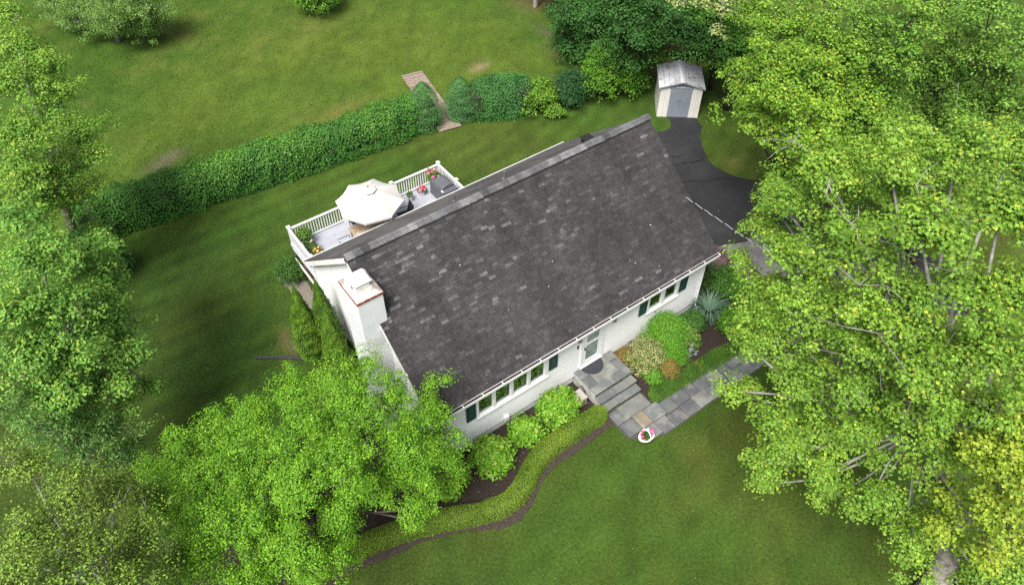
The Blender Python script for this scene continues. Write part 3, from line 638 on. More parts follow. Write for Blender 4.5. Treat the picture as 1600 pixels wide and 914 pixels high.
MB().box(-6.70, -6.64, -.035, -.0, 2.13, 2.30).build('doorbell', M['iron'], house)
MB().box(-.01, .01, 0, .01, 0, .01)
# wall lanterns
def lantern(x, z):
    c = (x, -.20, z); b_ = MB(); b_.lathe([(.055,0),(.055,.03)], (x,-.03,z+.02), 10); b_.box(x-.012, x+.012, -.2, -.02, z+.10, z+.12); b_.box(x-.05, x+.05, -.035, -.0, z-.06, z+.14)
    b_.lathe([(.115,.0),(.12,.012),(.05,.09),(.02,.12),(.02,.15),(.0,.16)], (x,-.20,z+.08), 6)
    b_.lathe([(.07,-.02),(.078,0)], (x,-.20,z-.13), 6)
    for k_ in range(6):
        a = math.pi/3*k_; b_.tube([(x+.075*math.cos(a),-.2+.075*math.sin(a),z-.13),(x+.10*math.cos(a),-.2+.10*math.sin(a),z+.08)], .008, 4)
    o = b_.build('wall_lantern', M['bronze'], house); MB().lathe([(.066,-.12),(.09,.075)], (x,-.20,z), 6).build('lamp_glass', M['lampglass'], o)
lantern(-6.80, 2.98); lantern(-5.10, 2.98)
# chimney
ch = MB(); x0, x1, y0, y1 = CH; ZC = 7.14
ch.box(x0, x1, y0, y1, 0, ZC-.14)
ch.box(x0-.0, -12.97, y0-.28, y0-.002, 0, 2.2); ch.add([(x0,y0-.28,2.2),(-12.97,y0-.28,2.2),(-12.97,y0-.002,2.75),(x0,y0-.002,2.75),(x0,y0-.002,2.2),(-12.97,y0-.002,2.2)], [(0,1,2,3),(0,3,4),(1,5,2)])
chim = ch.build('chimney', M['chim'], house)
# one course of bare brick under the mortar crown
nbx = 4; nby = 6
def brick(xa, xb, ya, yb): 
    g = .008; MB().bbox(xa+g, xb-g, ya+g, yb-g, ZC-.135, ZC-.04, .006).build('brick', M['brick'], chim, loc=((xa+xb)/2, (ya+yb)/2, ZC-.09))
e = .04; X0c, X1c, Y0c, Y1c = x0-e, x1+e, y0-e, y1+e
for i in range(nbx):
    a = X0c+(X1c-X0c)*i/nbx; c = X0c+(X1c-X0c)*(i+1)/nbx; brick(a, c, Y0c, Y0c+.1); brick(a, c, Y1c-.1, Y1c)
for i in range(nby):
    a = Y0c+.1+(Y1c-Y0c-.2)*i/nby; c = Y0c+.1+(Y1c-Y0c-.2)*(i+1)/nby; brick(X0c, X0c+.1, a, c); brick(X1c-.1, X1c, a, c)
q = MB(); q.box(X0c+.012, X1c-.012, Y0c+.012, Y1c-.012, ZC-.139, ZC-.045)
zt = ZC+.05; ins = .2
q.add([(X0c+.01,Y0c+.01,ZC-.045),(X1c-.01,Y0c+.01,ZC-.045),(X1c-.01,Y1c-.01,ZC-.045),(X0c+.01,Y1c-.01,ZC-.045),(X0c+ins,Y0c+ins,zt),(X1c-ins,Y0c+ins,zt),(X1c-ins,Y1c-ins,zt),(X0c+ins,Y1c-ins,zt)], [(4,5,6,7),(0,1,5,4),(1,2,6,5),(2,3,7,6),(3,0,4,7)])
q.build('mortar_crown', M['crown'], chim)
q = MB(); cx, cy = (x0+x1)/2-.02, (y0+y1)/2+.05
q.box(cx-.24, cx+.24, cy-.26, cy+.26, zt-.02, zt+.12); q.build('flue', M['white'], chim)
q = MB(); q.box(cx-.31, cx+.31, cy-.34, cy+.30, zt+.24, zt+.262); q.box(cx-.24, cx+.24, cy-.26, cy+.28, zt+.262, zt+.285)
for sx in (-.22, .22):
    for sy in (-.24, .24): q.box(cx+sx-.02, cx+sx+.02, cy+sy-.02, cy+sy+.02, zt+.12, zt+.24)
q.build('flue_cap', M['vinyl'], chim)
MB().box(cx-.34, cx-.30, cy-.1, cy+.34, zt+.0, zt+.33).build('flue_damper', M['vinyl'], chim)
slopebox(-12.938, -12.83, 2.45, rz_f(2.45)+.014, 3.9, rz_f(3.9)+.014, .02).build('flashing', M['flash'], chim)
# small roof fittings on the back slope
def vent_pipe(x, y, h, r): 
    z_ = rz_b(y); MB().lathe([(r*2.6,-.06),(r*2.4,.01),(r*1.1,.05),(r,.06),(r,h),(r*.7,h)], (x,y,z_), 12).build('vent_pipe', M['flash'], roof)
vent_pipe(-5.9, 5.75, .35, .05); vent_pipe(-8.0, 6.1, .3, .035)
MB().box(-2.45, -2.08, 5.0, 5.38, rz_b(5.2)-.03, rz_b(5.2)+.17).box(-2.5, -2.03, 4.95, 5.43, rz_b(5.2)+.17, rz_b(5.2)+.19).build('roof_vent', M['iron'], roof)
# dryer vent box and pipe at the foot of the wall
MB().box(-10.15, -9.95, -.12, .03, .42, .66).build('wall_vent', M['white'], house)
# ------------------------------------------------------------------ overhead cable
cab = thing('service_cable', (.03, 2.2, 5.06), 'twisted overhead power cable strung from the right gable over the driveway', 'cable')
A, B = Vector((.03, 2.2, 5.06)), Vector((.90, -9.74, 5.0))
def helix(ph, r, n=260):
    out = []
    for i in range(n+1):
        t = i/n; p = A.lerp(B, t); p.z -= 4*t*(1-t)*.08; d = (B-A).normalized(); u = Vector((-d.y, d.x, 0)).normalized(); a = ph+t*2*math.pi*24
        out.append(p+u*math.cos(a)*r+Vector((0,0,1))*math.sin(a)*r)
    return out
MB().tube(helix(0, .009), .0062, 5).build('bare_strand', M['cablewhite'], cab)
MB().tube(helix(math.pi, .009), .009, 5).build('insulated_strand', M['iron'], cab)
# ------------------------------------------------------------------ back deck
ZD = 1.5; DX0, DX1, DY0, DY1 = -12.76, -5.12, YB+.03, 12.28
deck = thing('deck', (-9, 10.7, 0), 'raised grey-boarded back deck with white railing', 'deck')
q = MB().bbox(DX0-.1, DX1+.1, -.068, .068, -.028, 0, .006).mesh('deck_board', M['deckb'], ((DX0+DX1)/2, 0, 0))
y = DY0+.07
while y < DY1+.05: link('deck_board', q, deck, ((DX0+DX1)/2, y, ZD), None); y += .143
for x0, x1, y0, y1 in ((DX0-.06, DX1+.06, DY1+.0, DY1+.03), (DX0-.06, DX0-.03, DY0, DY1-.002), (DX1+.03, DX1+.06, DY0, DY1-.002)):
    MB().box(x0, x1, y0, y1, ZD-.30, ZD-.03).build('fascia', M['white'], deck)
MB().box(DX0-.20, DX0-.17, DY0+.2, DY1-.4, ZD-.62, ZD-.42).build('stair_trim', M['white'], deck)
MB().box(DX0-.17, DX0-.06, DY0+.2, DY1-.4, ZD-.62, ZD-.56).build('stair_beam', M['postwood'], deck)
for x, y in ((DX0, 11.2),(DX0, 9.6),(DX0,12.2),(-9, 12.2),(DX1, 12.2)): MB().box(x-.07, x+.07, y-.07, y+.07, 0, ZD-.3).build('support_post', M['postwood'], deck)
postm = MB().box(-.055, .055, -.055, .055, 0, 1.02).mesh('rail_post', M['vinyl'])
capm_ = MB().box(-.085, .085, -.085, .085, 1.02, 1.05).add([(-.085,-.085,1.05),(.085,-.085,1.05),(.085,.085,1.05),(-.085,.085,1.05),(0,0,1.10)], [(0,1,4),(1,2,4),(2,3,4),(3,0,4)]).box(-.07,.07,-.07,.07,0,.06).mesh('post_cap', M['vinyl'])
balm = MB().box(-.019, .019, -.019, .019, .08, .88).mesh('baluster', M['vinyl'])
posts = [(DX0, DY1), (-10.15, DY1), (-7.66, DY1), (DX1, DY1), (DX1, 10.72), (DX1, DY0+.06), (DX0, 10.1), (DX0, DY0+.06)]
for x, y in posts:
    p_ = link('rail_post', postm, deck, (x, y, ZD)); link('post_cap', capm_, p_, (x, y, ZD))
def rail(a, c):
    a, c = Vector((*a, ZD)), Vector((*c, ZD)); d = (c-a); Ln = d.length; d.normalize(); w_ = Vector((-d.y, d.x, 0)); mid = (a+c)/2; h = Ln/2-.055
    MB().obox(mid+Vector((0,0,.905)), d*h, w_*.045, Vector((0,0,.028))).build('top_rail', M['vinyl'], deck, loc=mid)
    MB().obox(mid+Vector((0,0,.09)), d*h, w_*.028, Vector((0,0,.028))).build('bottom_rail', M['vinyl'], deck, loc=mid)
    n_ = int((Ln-.1)/.118)
    for i in range(1, n_): link('baluster', balm, deck, a+d*(Ln*i/n_))
rail(posts[0], posts[1]); rail(posts[1], posts[2]); rail(posts[2], posts[3]); rail(posts[3], posts[4]); rail(posts[4], posts[5]); rail(posts[0], posts[6]); rail(posts[6], posts[7])
# umbrella
UC = Vector((-9.45, 10.80, 0)); zr, za = 3.38, 4.02; RU = 1.48
um = thing('patio_umbrella', (UC.x, UC.y, ZD), 'open cream octagonal patio umbrella over the deck table', 'umbrella')
rimp = []; a0 = R(10)
for k in range(8): rimp.append(Vector((UC.x+RU*math.cos(a0+k*math.pi/4), UC.y+RU*math.sin(a0+k*math.pi/4), zr)))
for k in range(8):
    a, c = rimp[k], rimp[(k+1) % 8]; nr = 6; vs = []; 
    for i in range(nr+1):
        t = i/nr
        for j in range(5):
            s = j/4; e = a.lerp(c, s); sag = -.045*math.sin(math.pi*s)*(t); inw = 1-.035*math.sin(math.pi*s)*t
            p = Vector((UC.x+(e.x-UC.x)*t*inw, UC.y+(e.y-UC.y)*t*inw, za-(za-zr)*t + .06*math.sin(math.pi*t) + sag)); vs.append(p)
    fs = [(i*5+j, (i+1)*5+j, (i+1)*5+j+1, i*5+j+1) for i in range(nr) for j in range(4)]
    n0 = len(vs); vs += [v-Vector((0,0,.004)) for v in vs[-5:]] ; vs += [v-Vector((0,0,.10)) for v in vs[n0-5:n0]]
    fs += [(n0-5+j, n0+5+j, n0+6+j, n0-4+j) for j in range(4)]
    MB().add(vs, fs).build('canopy_panel', M['canvas'], um, smooth=False)
v = MB(); top = [(UC.x+.02*math.cos(a0+k*math.pi/4), UC.y+.02*math.sin(a0+k*math.pi/4), za+.13) for k in range(8)]; lo = [(UC.x+.36*math.cos(a0+k*math.pi/4), UC.y+.36*math.sin(a0+k*math.pi/4), za-.02) for k in range(8)]
v.add(top+lo, [(k, 8+k, 8+(k+1) % 8, (k+1) % 8) for k in range(8)]+[tuple(range(8))]).build('canopy_vent', M['canvas'], um)
MB().lathe([(.03,0),(.055,.02),(.05,.05),(.01,.09)], (UC.x, UC.y, za+.125), 10).build('finial', M['steel'], um)
MB().tube([(UC.x,UC.y,ZD),(UC.x,UC.y,za+.1)], .022, 8).build('pole', M['tableframe'], um)
MB().lathe([(.25,0),(.25,.05),(.06,.10),(.04,.2)], (UC.x,UC.y,ZD+.001), 14).build('base', M['iron'], um)
for k in range(8):
    MB().tube([(UC.x,UC.y,za-.03), tuple(rimp[k]-Vector((0,0,.03)))], .010, 4).build('rib', M['iron'], um)
# table
TX0, TX1, TY0, TY1, ZT = -10.58, -8.50, 10.02, 11.04, ZD+.74
tb = thing('patio_table', ((TX0+TX1)/2, (TY0+TY1)/2, ZD), 'tan planked patio table under the cream umbrella', 'table')
q = MB(); q.box(TX0, TX1, TY0, TY0+.09, ZT-.05, ZT); q.box(TX0, TX1, TY1-.09, TY1, ZT-.05, ZT); q.box(TX0, TX0+.09, TY0+.09, TY1-.09, ZT-.05, ZT); q.box(TX1-.09, TX1, TY0+.09, TY1-.09, ZT-.05, ZT); q.build('frame', M['tableframe'], tb)
nx, ny = 6, 2
for i in range(nx):
    for j in range(ny):
        a = TX0+.09+(TX1-TX0-.18)*i/nx; c = TX0+.09+(TX1-TX0-.18)*(i+1)/nx; e = TY0+.09+(TY1-TY0-.18)*j/ny; f = TY0+.09+(TY1-TY0-.18)*(j+1)/ny
        MB().bbox(a+.006, c-.006, e+.006, f-.006, ZT-.045, ZT-.006, .005).build('table_plank', M['tabletile'], tb, loc=((a+c)/2,(e+f)/2,ZT-.02))
for x in (TX0+.08, TX1-.08):
    for y in (TY0+.08, TY1-.08): MB().box(x-.035, x+.035, y-.035, y+.035, ZD, ZT-.05).build('leg', M['tableframe'], tb)
def chair(x, y, rz, label, seatm, first=[None]):
    t = thing('patio_chair', (x, y, ZD), label, 'chair', 'chairs around the deck table'); t.rotation_euler = (0, 0, rz)
    def put(mb, nm, mm):
        o = link(nm, mb.mesh(nm, mm), t, (x, y, ZD)); o.location = (0, 0, 0); return o
    put(MB().box(-.25,.25,-.24,.26,.42,.445), 'seat', seatm)
    b_ = MB(); b_.add([(-.25,-.24,.44),(.25,-.24,.44),(.25,-.40,1.0),(-.25,-.40,1.0),(-.25,-.265,.44),(.25,-.265,.44),(.25,-.425,1.0),(-.25,-.425,1.0)], [(0,1,2,3),(7,6,5,4),(0,4,5,1),(1,5,6,2),(2,6,7,3),(3,7,4,0)]); put(b_, 'backrest', seatm)
    for s in (-1, 1):
        put(MB().tube([(s*.27,.25,0),(s*.27,.24,.64),(s*.27,-.28,.66)], .016, 6), 'armrest', M['iron'])
        put(MB().tube([(s*.27,-.20,0),(s*.265,-.25,.44),(s*.262,-.42,1.02)], .016, 6), 'back_frame', M['iron'])
    return t
chair(-10.95, 10.42, R(-90), 'patio chair with pale grey sling at the left end of the deck table', M['cushion'])
chair(-8.02, 10.62, R(80), 'black sling patio chair at the right end of the deck table', M['mesh'])
chair(-9.95, 11.45, R(180), 'black patio chair behind the left half of the deck table', M['mesh'])
chair(-8.95, 11.45, R(185), 'black patio chair tucked under the umbrella on the lawn side', M['mesh'])
# grill
gx, gy = -5.62, 11.0
gr = thing('covered_grill', (gx, gy, ZD), 'barbecue grill under a grey cover in the deck corner', 'grill')
q = MB(); q.add([(gx-.42,gy-.62,ZD+.1),(gx+.42,gy-.62,ZD+.1),(gx+.42,gy+.62,ZD+.1),(gx-.42,gy+.62,ZD+.1),(gx-.38,gy-.60,ZD+.80),(gx+.38,gy-.60,ZD+.80),(gx+.38,gy+.60,ZD+.80),(gx-.38,gy+.60,ZD+.80)], [(0,1,5,4),(1,2,6,5),(2,3,7,6),(3,0,4,7),(4,5,6,7),(0,3,2,1)])
q.build('cover', M['grill'], gr)
q = MB(); hp = [(-.34,.801),(-.31,.87),(-.2,.94),(.0,.97),(.2,.95),(.32,.88),(.35,.801)]
q.add([(gx+a, gy-.36, ZD+c) for a, c in hp]+[(gx+a*.97, gy+.38, ZD+c) for a, c in hp], [tuple(range(7)), tuple(range(13, 6, -1))]+[(i+1, i, 7+i, 8+i) for i in range(6)]); q.build('hood_cover', M['grill'], gr)
MB().box(gx-.40, gx-.33, gy-.50, gy-.36, ZD+.803, ZD+.825).build('label_tag', M['vinyl'], gr)
# ------------------------------------------------------------------ flagstone walk
walk = thing('flagstone_walk', (-3, -3, 0), 'grey bluestone walk leading from the front steps', 'walkway'); walk['kind'] = 'structure'; del walk['category']
sheet('walk_bed', [(-6.72,-1.9),(-6.72,-3.3),(-5.45,-3.95),(3.4,-3.95),(3.4,-2.72),(-4.86,-2.72),(-4.86,-1.9)], .016, M['joint'], label='mortar bed under the bluestone slabs')
sr = np.random.default_rng(8)
def slab(poly, parent, mi, z1=.05, th=.045, nm='flagstone'):
    cx = sum(p[0] for p in poly)/len(poly); cy = sum(p[1] for p in poly)/len(poly); m_ = MB(); b_ = .012
    n = len(poly); z1 += sr.normal()*.004
    sh = [(cx+(x-cx)*(1-b_*2/max(.2, abs(x-cx)+.1)), cy+(y-cy)*(1-b_*2/max(.2, abs(y-cy)+.1))) for x, y in poly]
    vs = [(x, y, z1-th) for x, y in poly]+[(x, y, z1-.006) for x, y in poly]+[(x, y, z1) for x, y in sh]
    fs = [tuple(range(2*n, 3*n))]+[(i, (i+1) % n, n+(i+1) % n, n+i) for i in range(n)]+[(n+i, n+(i+1) % n, 2*n+(i+1) % n, 2*n+i) for i in range(n)]
    m_.add(vs, fs); o = m_.build(nm, STONE[mi], parent, loc=(cx, cy, 0)); return o
def rect(x0, x1, y0, y1, g=.012):
    j = lambda: sr.normal()*.006
    return [(x0+g+j(), y0+g+j()), (x1-g+j(), y0+g+j()), (x1-g+j(), y1-g+j()), (x0+g+j(), y1-g+j())]
for (x0, x1, y0, y1, mi) in ((-6.18,-4.92,-2.60,-1.96,3),(-6.66,-6.18,-2.62,-2.0,0),(-6.62,-5.97,-3.26,-2.62,2),(-5.97,-5.43,-3.26,-2.60,4),(-5.43,-4.70,-3.27,-2.60,1),(-5.45,-4.86,-3.90,-3.27,0),(-6.18,-5.45,-3.82,-3.26,3)):
    slab(rect(x0, x1, y0, y1), walk, mi)
for yy0, yy1, xj in ((-3.33,-2.76,[-4.70,-4.14,-3.45,-2.95,-2.30,-1.66,-1.10,-.45,.15,.8,1.35,2.05,2.7,3.3]), (-3.90,-3.33,[-4.86,-4.15,-3.50,-2.75,-2.15,-1.62,-.90,-.32,.35,.9,1.6,2.2,2.9,3.3])):
    for a, c in zip(xj[:-1], xj[1:]): slab(rect(a, c, yy0+sr.normal()*.01, yy1+sr.normal()*.01), walk, int(sr.choice([0,1,2,3,4], p=[.3,.26,.24,.17,.03])))
# front steps
st = thing('front_steps', (-5.8, -1, 0), 'three bluestone front steps up to the white storm door', 'steps')
SX0, SX1 = -6.76, -4.88
MB().box(SX0+.04, SX1-.04, -1.28, -.03, 0, .665).box(SX0+.04, SX1-.04, -1.57, -1.28, 0, .425).box(SX0+.04, SX1-.04, -1.86, -1.57, 0, .185).build('riser', M['mortar'], st)
MB().box(SX0+.03, SX0+.041, -1.29, -.03, 0, .655).box(SX0+.028, SX0+.039, -1.58, -1.29, 0, .415).box(SX0+.026, SX0+.037, -1.87, -1.58, 0, .175).build('side_wall', M['cheek'], st)
MB().box(SX1-.041, SX1-.03, -1.29, -.03, 0, .655).build('side_wall', M['cheek'], st)
for (x0, x1, y0, y1, mi) in ((SX0,-5.75,-1.36,-1.00,1),(-5.75,SX1,-1.36,-1.00,0),(SX0,SX0+.42,-1.0,-.48,2),(SX0,SX0+.42,-.48,-.03,1),(SX1-.40,SX1,-1.0,-.42,2),(SX1-.40,SX1,-.42,-.03,3),(SX0+.42,SX1-.40,-1.0,-.03,3)):
    slab(rect(x0, x1, y0, y1, .004), st, mi, .725, .06, 'step_slab')
for yy, zz, ms in ((-1.36, .485, (0, 3)), (-1.65, .245, (3, 1))):
    xm = -5.85 if zz > .3 else -6.0
    slab(rect(SX0, xm, yy-.31, yy+.04, .004), st, ms[0], zz, .06, 'step_slab'); slab(rect(xm, SX1, yy-.31, yy+.04, .004), st, ms[1], zz, .06, 'step_slab')
mt = MB(); n = 20; ring = [(.50*math.cos(math.pi+math.pi*i/n), .56*math.sin(math.pi+math.pi*i/n)) for i in range(n+1)]
mt.prism([(x-5.97, y-.06) for x, y in ring], .737, .752); mt.prism([(x*.9-5.97, y*.9-.075) for x, y in ring], .752, .756)
tag(mt.build('door_mat', M['mat_rubber'], None, loc=(-5.97, -.3, .737)), 'dark half-round rubber door mat on the top step', 'door mat')
# cabinet beside the steps
ux0, ux1, uy0, uy1 = -7.42, -6.98, -1.12, -.66
cb = thing('utility_cabinet', (-7.2, -.9, 0), 'beige square utility cabinet in the mulch left of the steps', 'cabinet')
MB().bbox(ux0, ux1, uy0, uy1, .06, .5, .012).build('body', M['beige'], cb); MB().bbox(ux0-.02, ux1+.02, uy0-.02, uy1+.02, .502, .53, .01).build('lid', M['beige'], cb)
MB().tube([(ux0+.06,uy0-.015,.1),(ux0+.06,uy0-.025,.38),(ux0+.30,uy0-.025,.38),(ux0+.33,uy0-.02,.38)], .012, 5).build('strap', M['iron'], cb)
hz = thing('garden_hose', (-7.0, -.4, 0), 'black hose arching behind the beige cabinet', 'hose')
MB().tube(smooth_poly_3 if False else [(-7.75,-.35,.22),(-7.45,-.42,.26),(-7.2,-.5,.34),(-7.0,-.52,.5),(-6.86,-.62,.55),(-6.83,-.8,.40),(-6.84,-.95,.15),(-6.88,-1.05,.04)], .02, 6).build('tube', M['iron'], hz, smooth=True)
MB().tube([(-7.95,-.10,.0),(-7.95,-.10,.5),(-7.99,-.03,.55)], .015, 6).build('spigot', M['steel'], hz)
# ------------------------------------------------------------------ boardwalk through the hedge gap
bw = thing('boardwalk', (-.9, 20, 0), 'narrow weathered plank walk through the gap in the hedge', 'boardwalk')
A0, A1 = Vector((-1.42, 17.15, 0)), Vector((-.26, 23.2, 0)); d = (A1-A0).normalized(); w_ = Vector((d.y, -d.x, 0)); Ln = (A1-A0).length
pm = [MB().bbox(-.66, .66, -.071, .071, 0, .04, .006).mesh('plank', M['oldwood']) for _ in range(1)][0]
k = 0; s = .07
while s < Ln:
    c = A0+d*s; o = link('plank', pm, bw, (c.x, c.y, .07+sr.normal()*.005), (0, 0, math.atan2(w_.y, w_.x)+sr.normal()*.008)); s += .152; k += 1
for sg in (-.5, .5):
    a = A0+w_*sg; c = A1+w_*sg; MB().obox((a+c)/2+Vector((0,0,.035)), (c-a)/2, w_*.04, Vector((0,0,.034))).build('joist', M['oldwood'], bw)
# ------------------------------------------------------------------ shed
U = Vector((.764, -.645, 0)); V_ = Vector((.645, .764, 0)); S0 = Vector((8.65, 11.40, 0)); SW, SD, SH_, SR = 2.28, 2.15, 1.92, 2.26
shd = thing('garden_shed', S0+U*SW/2+V_*SD/2, 'small cream metal garden shed with grey double doors at the end of the driveway', 'shed')
P = lambda u, v, z: S0+U*u+V_*v+Vector((0,0,z))
def sbox(u0, u1, v0, v1, z0, z1, nm, mm, parent=shd):
    m_ = MB().add([P(u0,v0,z0),P(u1,v0,z0),P(u1,v1,z0),P(u0,v1,z0),P(u0,v0,z1),P(u1,v0,z1),P(u1,v1,z1),P(u0,v1,z1)], [(0,3,2,1),(4,5,6,7),(0,1,5,4),(1,2,6,5),(2,3,7,6),(3,0,4,7)]); return m_.build(nm, mm, parent)
sbox(.03, SW-.03, .03, SD-.03, 0.0, SH_-.02, 'wall', M['shedwall'])
g = MB().add([P(.03,.03,SH_-.02),P(SW-.03,.03,SH_-.02),P(SW/2,.03,SR-.03),P(.03,SD-.03,SH_-.02),P(SW-.03,SD-.03,SH_-.02),P(SW/2,SD-.03,SR-.03)], [(0,1,2),(5,4,3)]); g.build('gable', M['sheddoor'], shd)
for side in (0, 1):
    u = 0
    n = 7
    for i in range(n):
        v0 = SD*i/n; v1 = SD*(i+1)/n
        if side == 0: sbox(0.0, .03, v0+.012, v1-.012, .0, SH_-.02, 'wall_panel', M['shedwall'])
        else: sbox(SW-.03, SW, v0+.012, v1-.012, .0, SH_-.02, 'wall_panel', M['shedwall'])
for u0, u1 in ((0.0,.27),(.28,.55),(SW-.55,SW-.28),(SW-.27,SW)): sbox(u0, u1, 0, .028, .0, SH_-.02, 'wall_panel', M['shedwall'])
for u0, u1 in ((.56, SW/2-.005), (SW/2+.005, SW-.56)):
    dd = sbox(u0, u1, -.02, .02, .03, SH_-.10, 'door', M['sheddoor'])
    for k in range(1, 3): uu = u0+(u1-u0)*k/3; sbox(uu-.012, uu+.012, -.03, -.0205, .06, SH_-.13, 'rib', M['sheddoor'], dd)
    sbox(u0+.02, u1-.02, -.032, -.021, 1.0, 1.04, 'brace', M['sheddoor'], dd)
sbox(SW/2-.16, SW/2+.10, -.055, -.033, 1.10, 1.14, 'latch', M['steel']); sbox(.5, SW-.5, -.035, .0, SH_-.09, SH_-.03, 'door_track', M['sheddoor'])
ov = .10
for side in (0, 1):
    n = 4; 
    for i in range(n):
        for j in range(2):
            ua, ub = (-ov + (SW/2-.10+ov)*i/n, -ov + (SW/2-.10+ov)*(i+1)/n)
            if side: ua, ub = SW-ub, SW-ua
            zz = lambda u: SH_ + (SR-SH_)*(u/(SW/2) if u < SW/2 else (SW-u)/(SW/2))
            va, vb = (-ov, SD/2-.01) if j == 0 else (SD/2-.005, SD+ov); lift = .0 if j == 0 else .006
            m_ = MB(); e = .006
            m_.add([P(ua+e,va,zz(ua)+lift),P(ub-e,va,zz(ub)+lift),P(ub-e,vb,zz(ub)+lift),P(ua+e,vb,zz(ua)+lift),P(ua+e,va,zz(ua)-.02),P(ub-e,va,zz(ub)-.02),P(ub-e,vb,zz(ub)-.02),P(ua+e,vb,zz(ua)-.02)], [(0,1,2,3),(7,6,5,4),(0,4,5,1),(1,5,6,2),(2,6,7,3),(3,7,4,0)])
            um_ = (ua+ub)/2; m_.add([P(ua+e,va,zz(ua)+lift+.001),P(ua+e+.02,va,zz(ua+.02)+lift+.011),P(ua+e+.04,va,zz(ua+.04)+lift+.001),P(ua+e,vb,zz(ua)+lift+.001),P(ua+e+.02,vb,zz(ua+.02)+lift+.011),P(ua+e+.04,vb,zz(ua+.04)+lift+.001)], [(0,1,4,3),(1,2,5,4),(0,2,1)])
            m_.build('roof_panel', M['shedroof'], shd)
m_ = MB(); c_ = SW/2; e = .13; zl = SR-(SR-SH_)*e/(SW/2)
m_.add([P(c_-e,-ov-.01,zl+.012),P(c_,-ov-.01,SR+.022),P(c_+e,-ov-.01,zl+.012),P(c_-e,SD+ov+.01,zl+.012),P(c_,SD+ov+.01,SR+.022),P(c_+e,SD+ov+.01,zl+.012)], [(0,1,4,3),(1,2,5,4)]); m_.build('ridge_strip', M['shedridge'], shd)
for side in (0, 1):
    ue = -ov-.012 if side == 0 else SW+ov+.002; ze = SH_-(SR-SH_)*ov/(SW/2); sbox(ue, ue+.01, -ov, SD+ov, ze-.05, ze+.01, 'eave_trim', M['shedridge'])
for v in (-ov-.012,):
    for s in (0, 1):
        a = P(-ov if s == 0 else SW+ov, v, SH_-(SR-SH_)*ov/(SW/2)-.02); c = P(SW/2, v, SR-.02); dd = c-a
        MB().obox((a+c)/2, dd/2, V_*.008, Vector((0,0,.035))).build('gable_trim', M['sheddoor'], shd)
# ------------------------------------------------------------------ small things
bk_ = thing('flower_basket', (-6.22, -3.66, .05), 'white basket planter with hoop handle and pink and red flowers', 'planter')
bc = (-6.22, -3.66, .05)
ct, cs_ = math.cos(R(-36)), math.sin(R(-36))
m_ = MB(); n = 20
prof = [(.13,0),(.17,.03),(.24,.20),(.29,.26),(.31,.27),(.30,.285),(.27,.28)]
m_.lathe(prof, bc, 20, sx=1.12, sy=.82)
bo = m_.build('bowl', M['vinyl'], bk_, smooth=True); bo.rotation_euler = (0, 0, 0)
hp = [(bc[0]+.0*math.cos(t), bc[1]+.24*math.cos(t), bc[2]+.26+.36*math.sin(t)) for t in np.linspace(0, math.pi, 13)]
MB().tube(hp, .026, 8).build('handle', M['vinyl'], bk_, smooth=True)
MB().lathe([(.26,.272),(.1,.29)], bc, 14, sx=1.12, sy=.82).build('soil', M['mulch'], bk_)
PLANTR = np.random.default_rng(17)
def clump(parent, c, rx, rz, n, leaf, ca, cb, nm='foliage', tpl='quad', tip=None, tipp=0, rng=PLANTR, up=.6, m_=LEAF, flat=1, ry=None):
    dr = norm(rng.normal(size=(n, 3))); dr[:, 2] = np.abs(dr[:, 2])*1.0 - .25*rng.random(n); rr = (1-.45*rng.random(n)**1.5)
    P_ = np.array(c) + dr*rr[:, None]*np.array((rx, ry or rx, rz)); N_ = np.array((0,0,up)) + dr*.6 + rng.normal(size=(n, 3))*.45
    t = rng.random((n, 1)); C_ = np.array(ca)*(1-t)+np.array(cb)*t; C_ = C_*(1+.12*rng.normal(size=(n, 1)))
    if tip is not None: g_ = (rng.random(n) < tipp) & (dr[:, 2] > .1); C_[g_] = np.array(tip)*rng.uniform(.7, 1.2, (g_.sum(), 1))
    o = link(nm, leaf_mesh(nm, P_, N_, leaf*rng.uniform(.7, 1.25, n), C_, tpl, rng, m_, org(parent)), parent, org(parent)); o['kind'] = 'stuff'; return o
def blossoms(parent, pts, r, col, nm='blossom'):
    m_ = petal_mats[col]
    for p in pts:
        q = MB(); n = 9
        for i in range(n):
            a = PLANTR.uniform(0, 6.28); el = PLANTR.uniform(.1, 1.3); d_ = Vector((math.cos(a)*math.cos(el), math.sin(a)*math.cos(el), math.sin(el))); u_ = d_.orthogonal().normalized()*r*.55; w2 = d_.cross(u_)
            c_ = Vector(p)+d_*r*.6; q.add([c_-u_-w2*.6, c_+u_-w2, c_+u_*.8+w2, c_-u_+w2*.8], [(0,1,2,3)])
        q.build(nm, m_, parent, loc=p)
petal_mats = {k: mat('petal_'+k, c, .5, .1, 30) for k, c in dict(pink=(.85,.10,.38), red=(.75,.06,.07), pale=(.90,.55,.62), coral=(.85,.25,.16), white=(.85,.85,.8), yellow=(.75,.55,.08)).items()}
clump(bk_, (bc[0], bc[1], bc[2]+.27), .27, .14, 420, .06, (.02,.06,.012), (.06,.14,.02), ry=.2)
hh = PLANTR
def ring_pts(c, rx, ry, z, n, a0=0, a1=6.28): return [(c[0]+rx*math.cos(t)*hh.uniform(.6,1.1), c[1]+ry*math.sin(t)*hh.uniform(.6,1.1), c[2]+z+hh.uniform(-.02,.1)) for t in np.linspace(a0, a1, n)]
blossoms(bk_, ring_pts(bc, .32, .2, .34, 7, -1.2, .6), .055, 'pink'); blossoms(bk_, ring_pts(bc, .28, .2, .36, 4, .4, 1.6), .05, 'pale')
blossoms(bk_, ring_pts(bc, .27, .22, .36, 5, 1.3, 3.6), .045, 'red'); blossoms(bk_, ring_pts(bc, .3, .22, .36, 3, 2.2, 3.3), .05, 'pink')
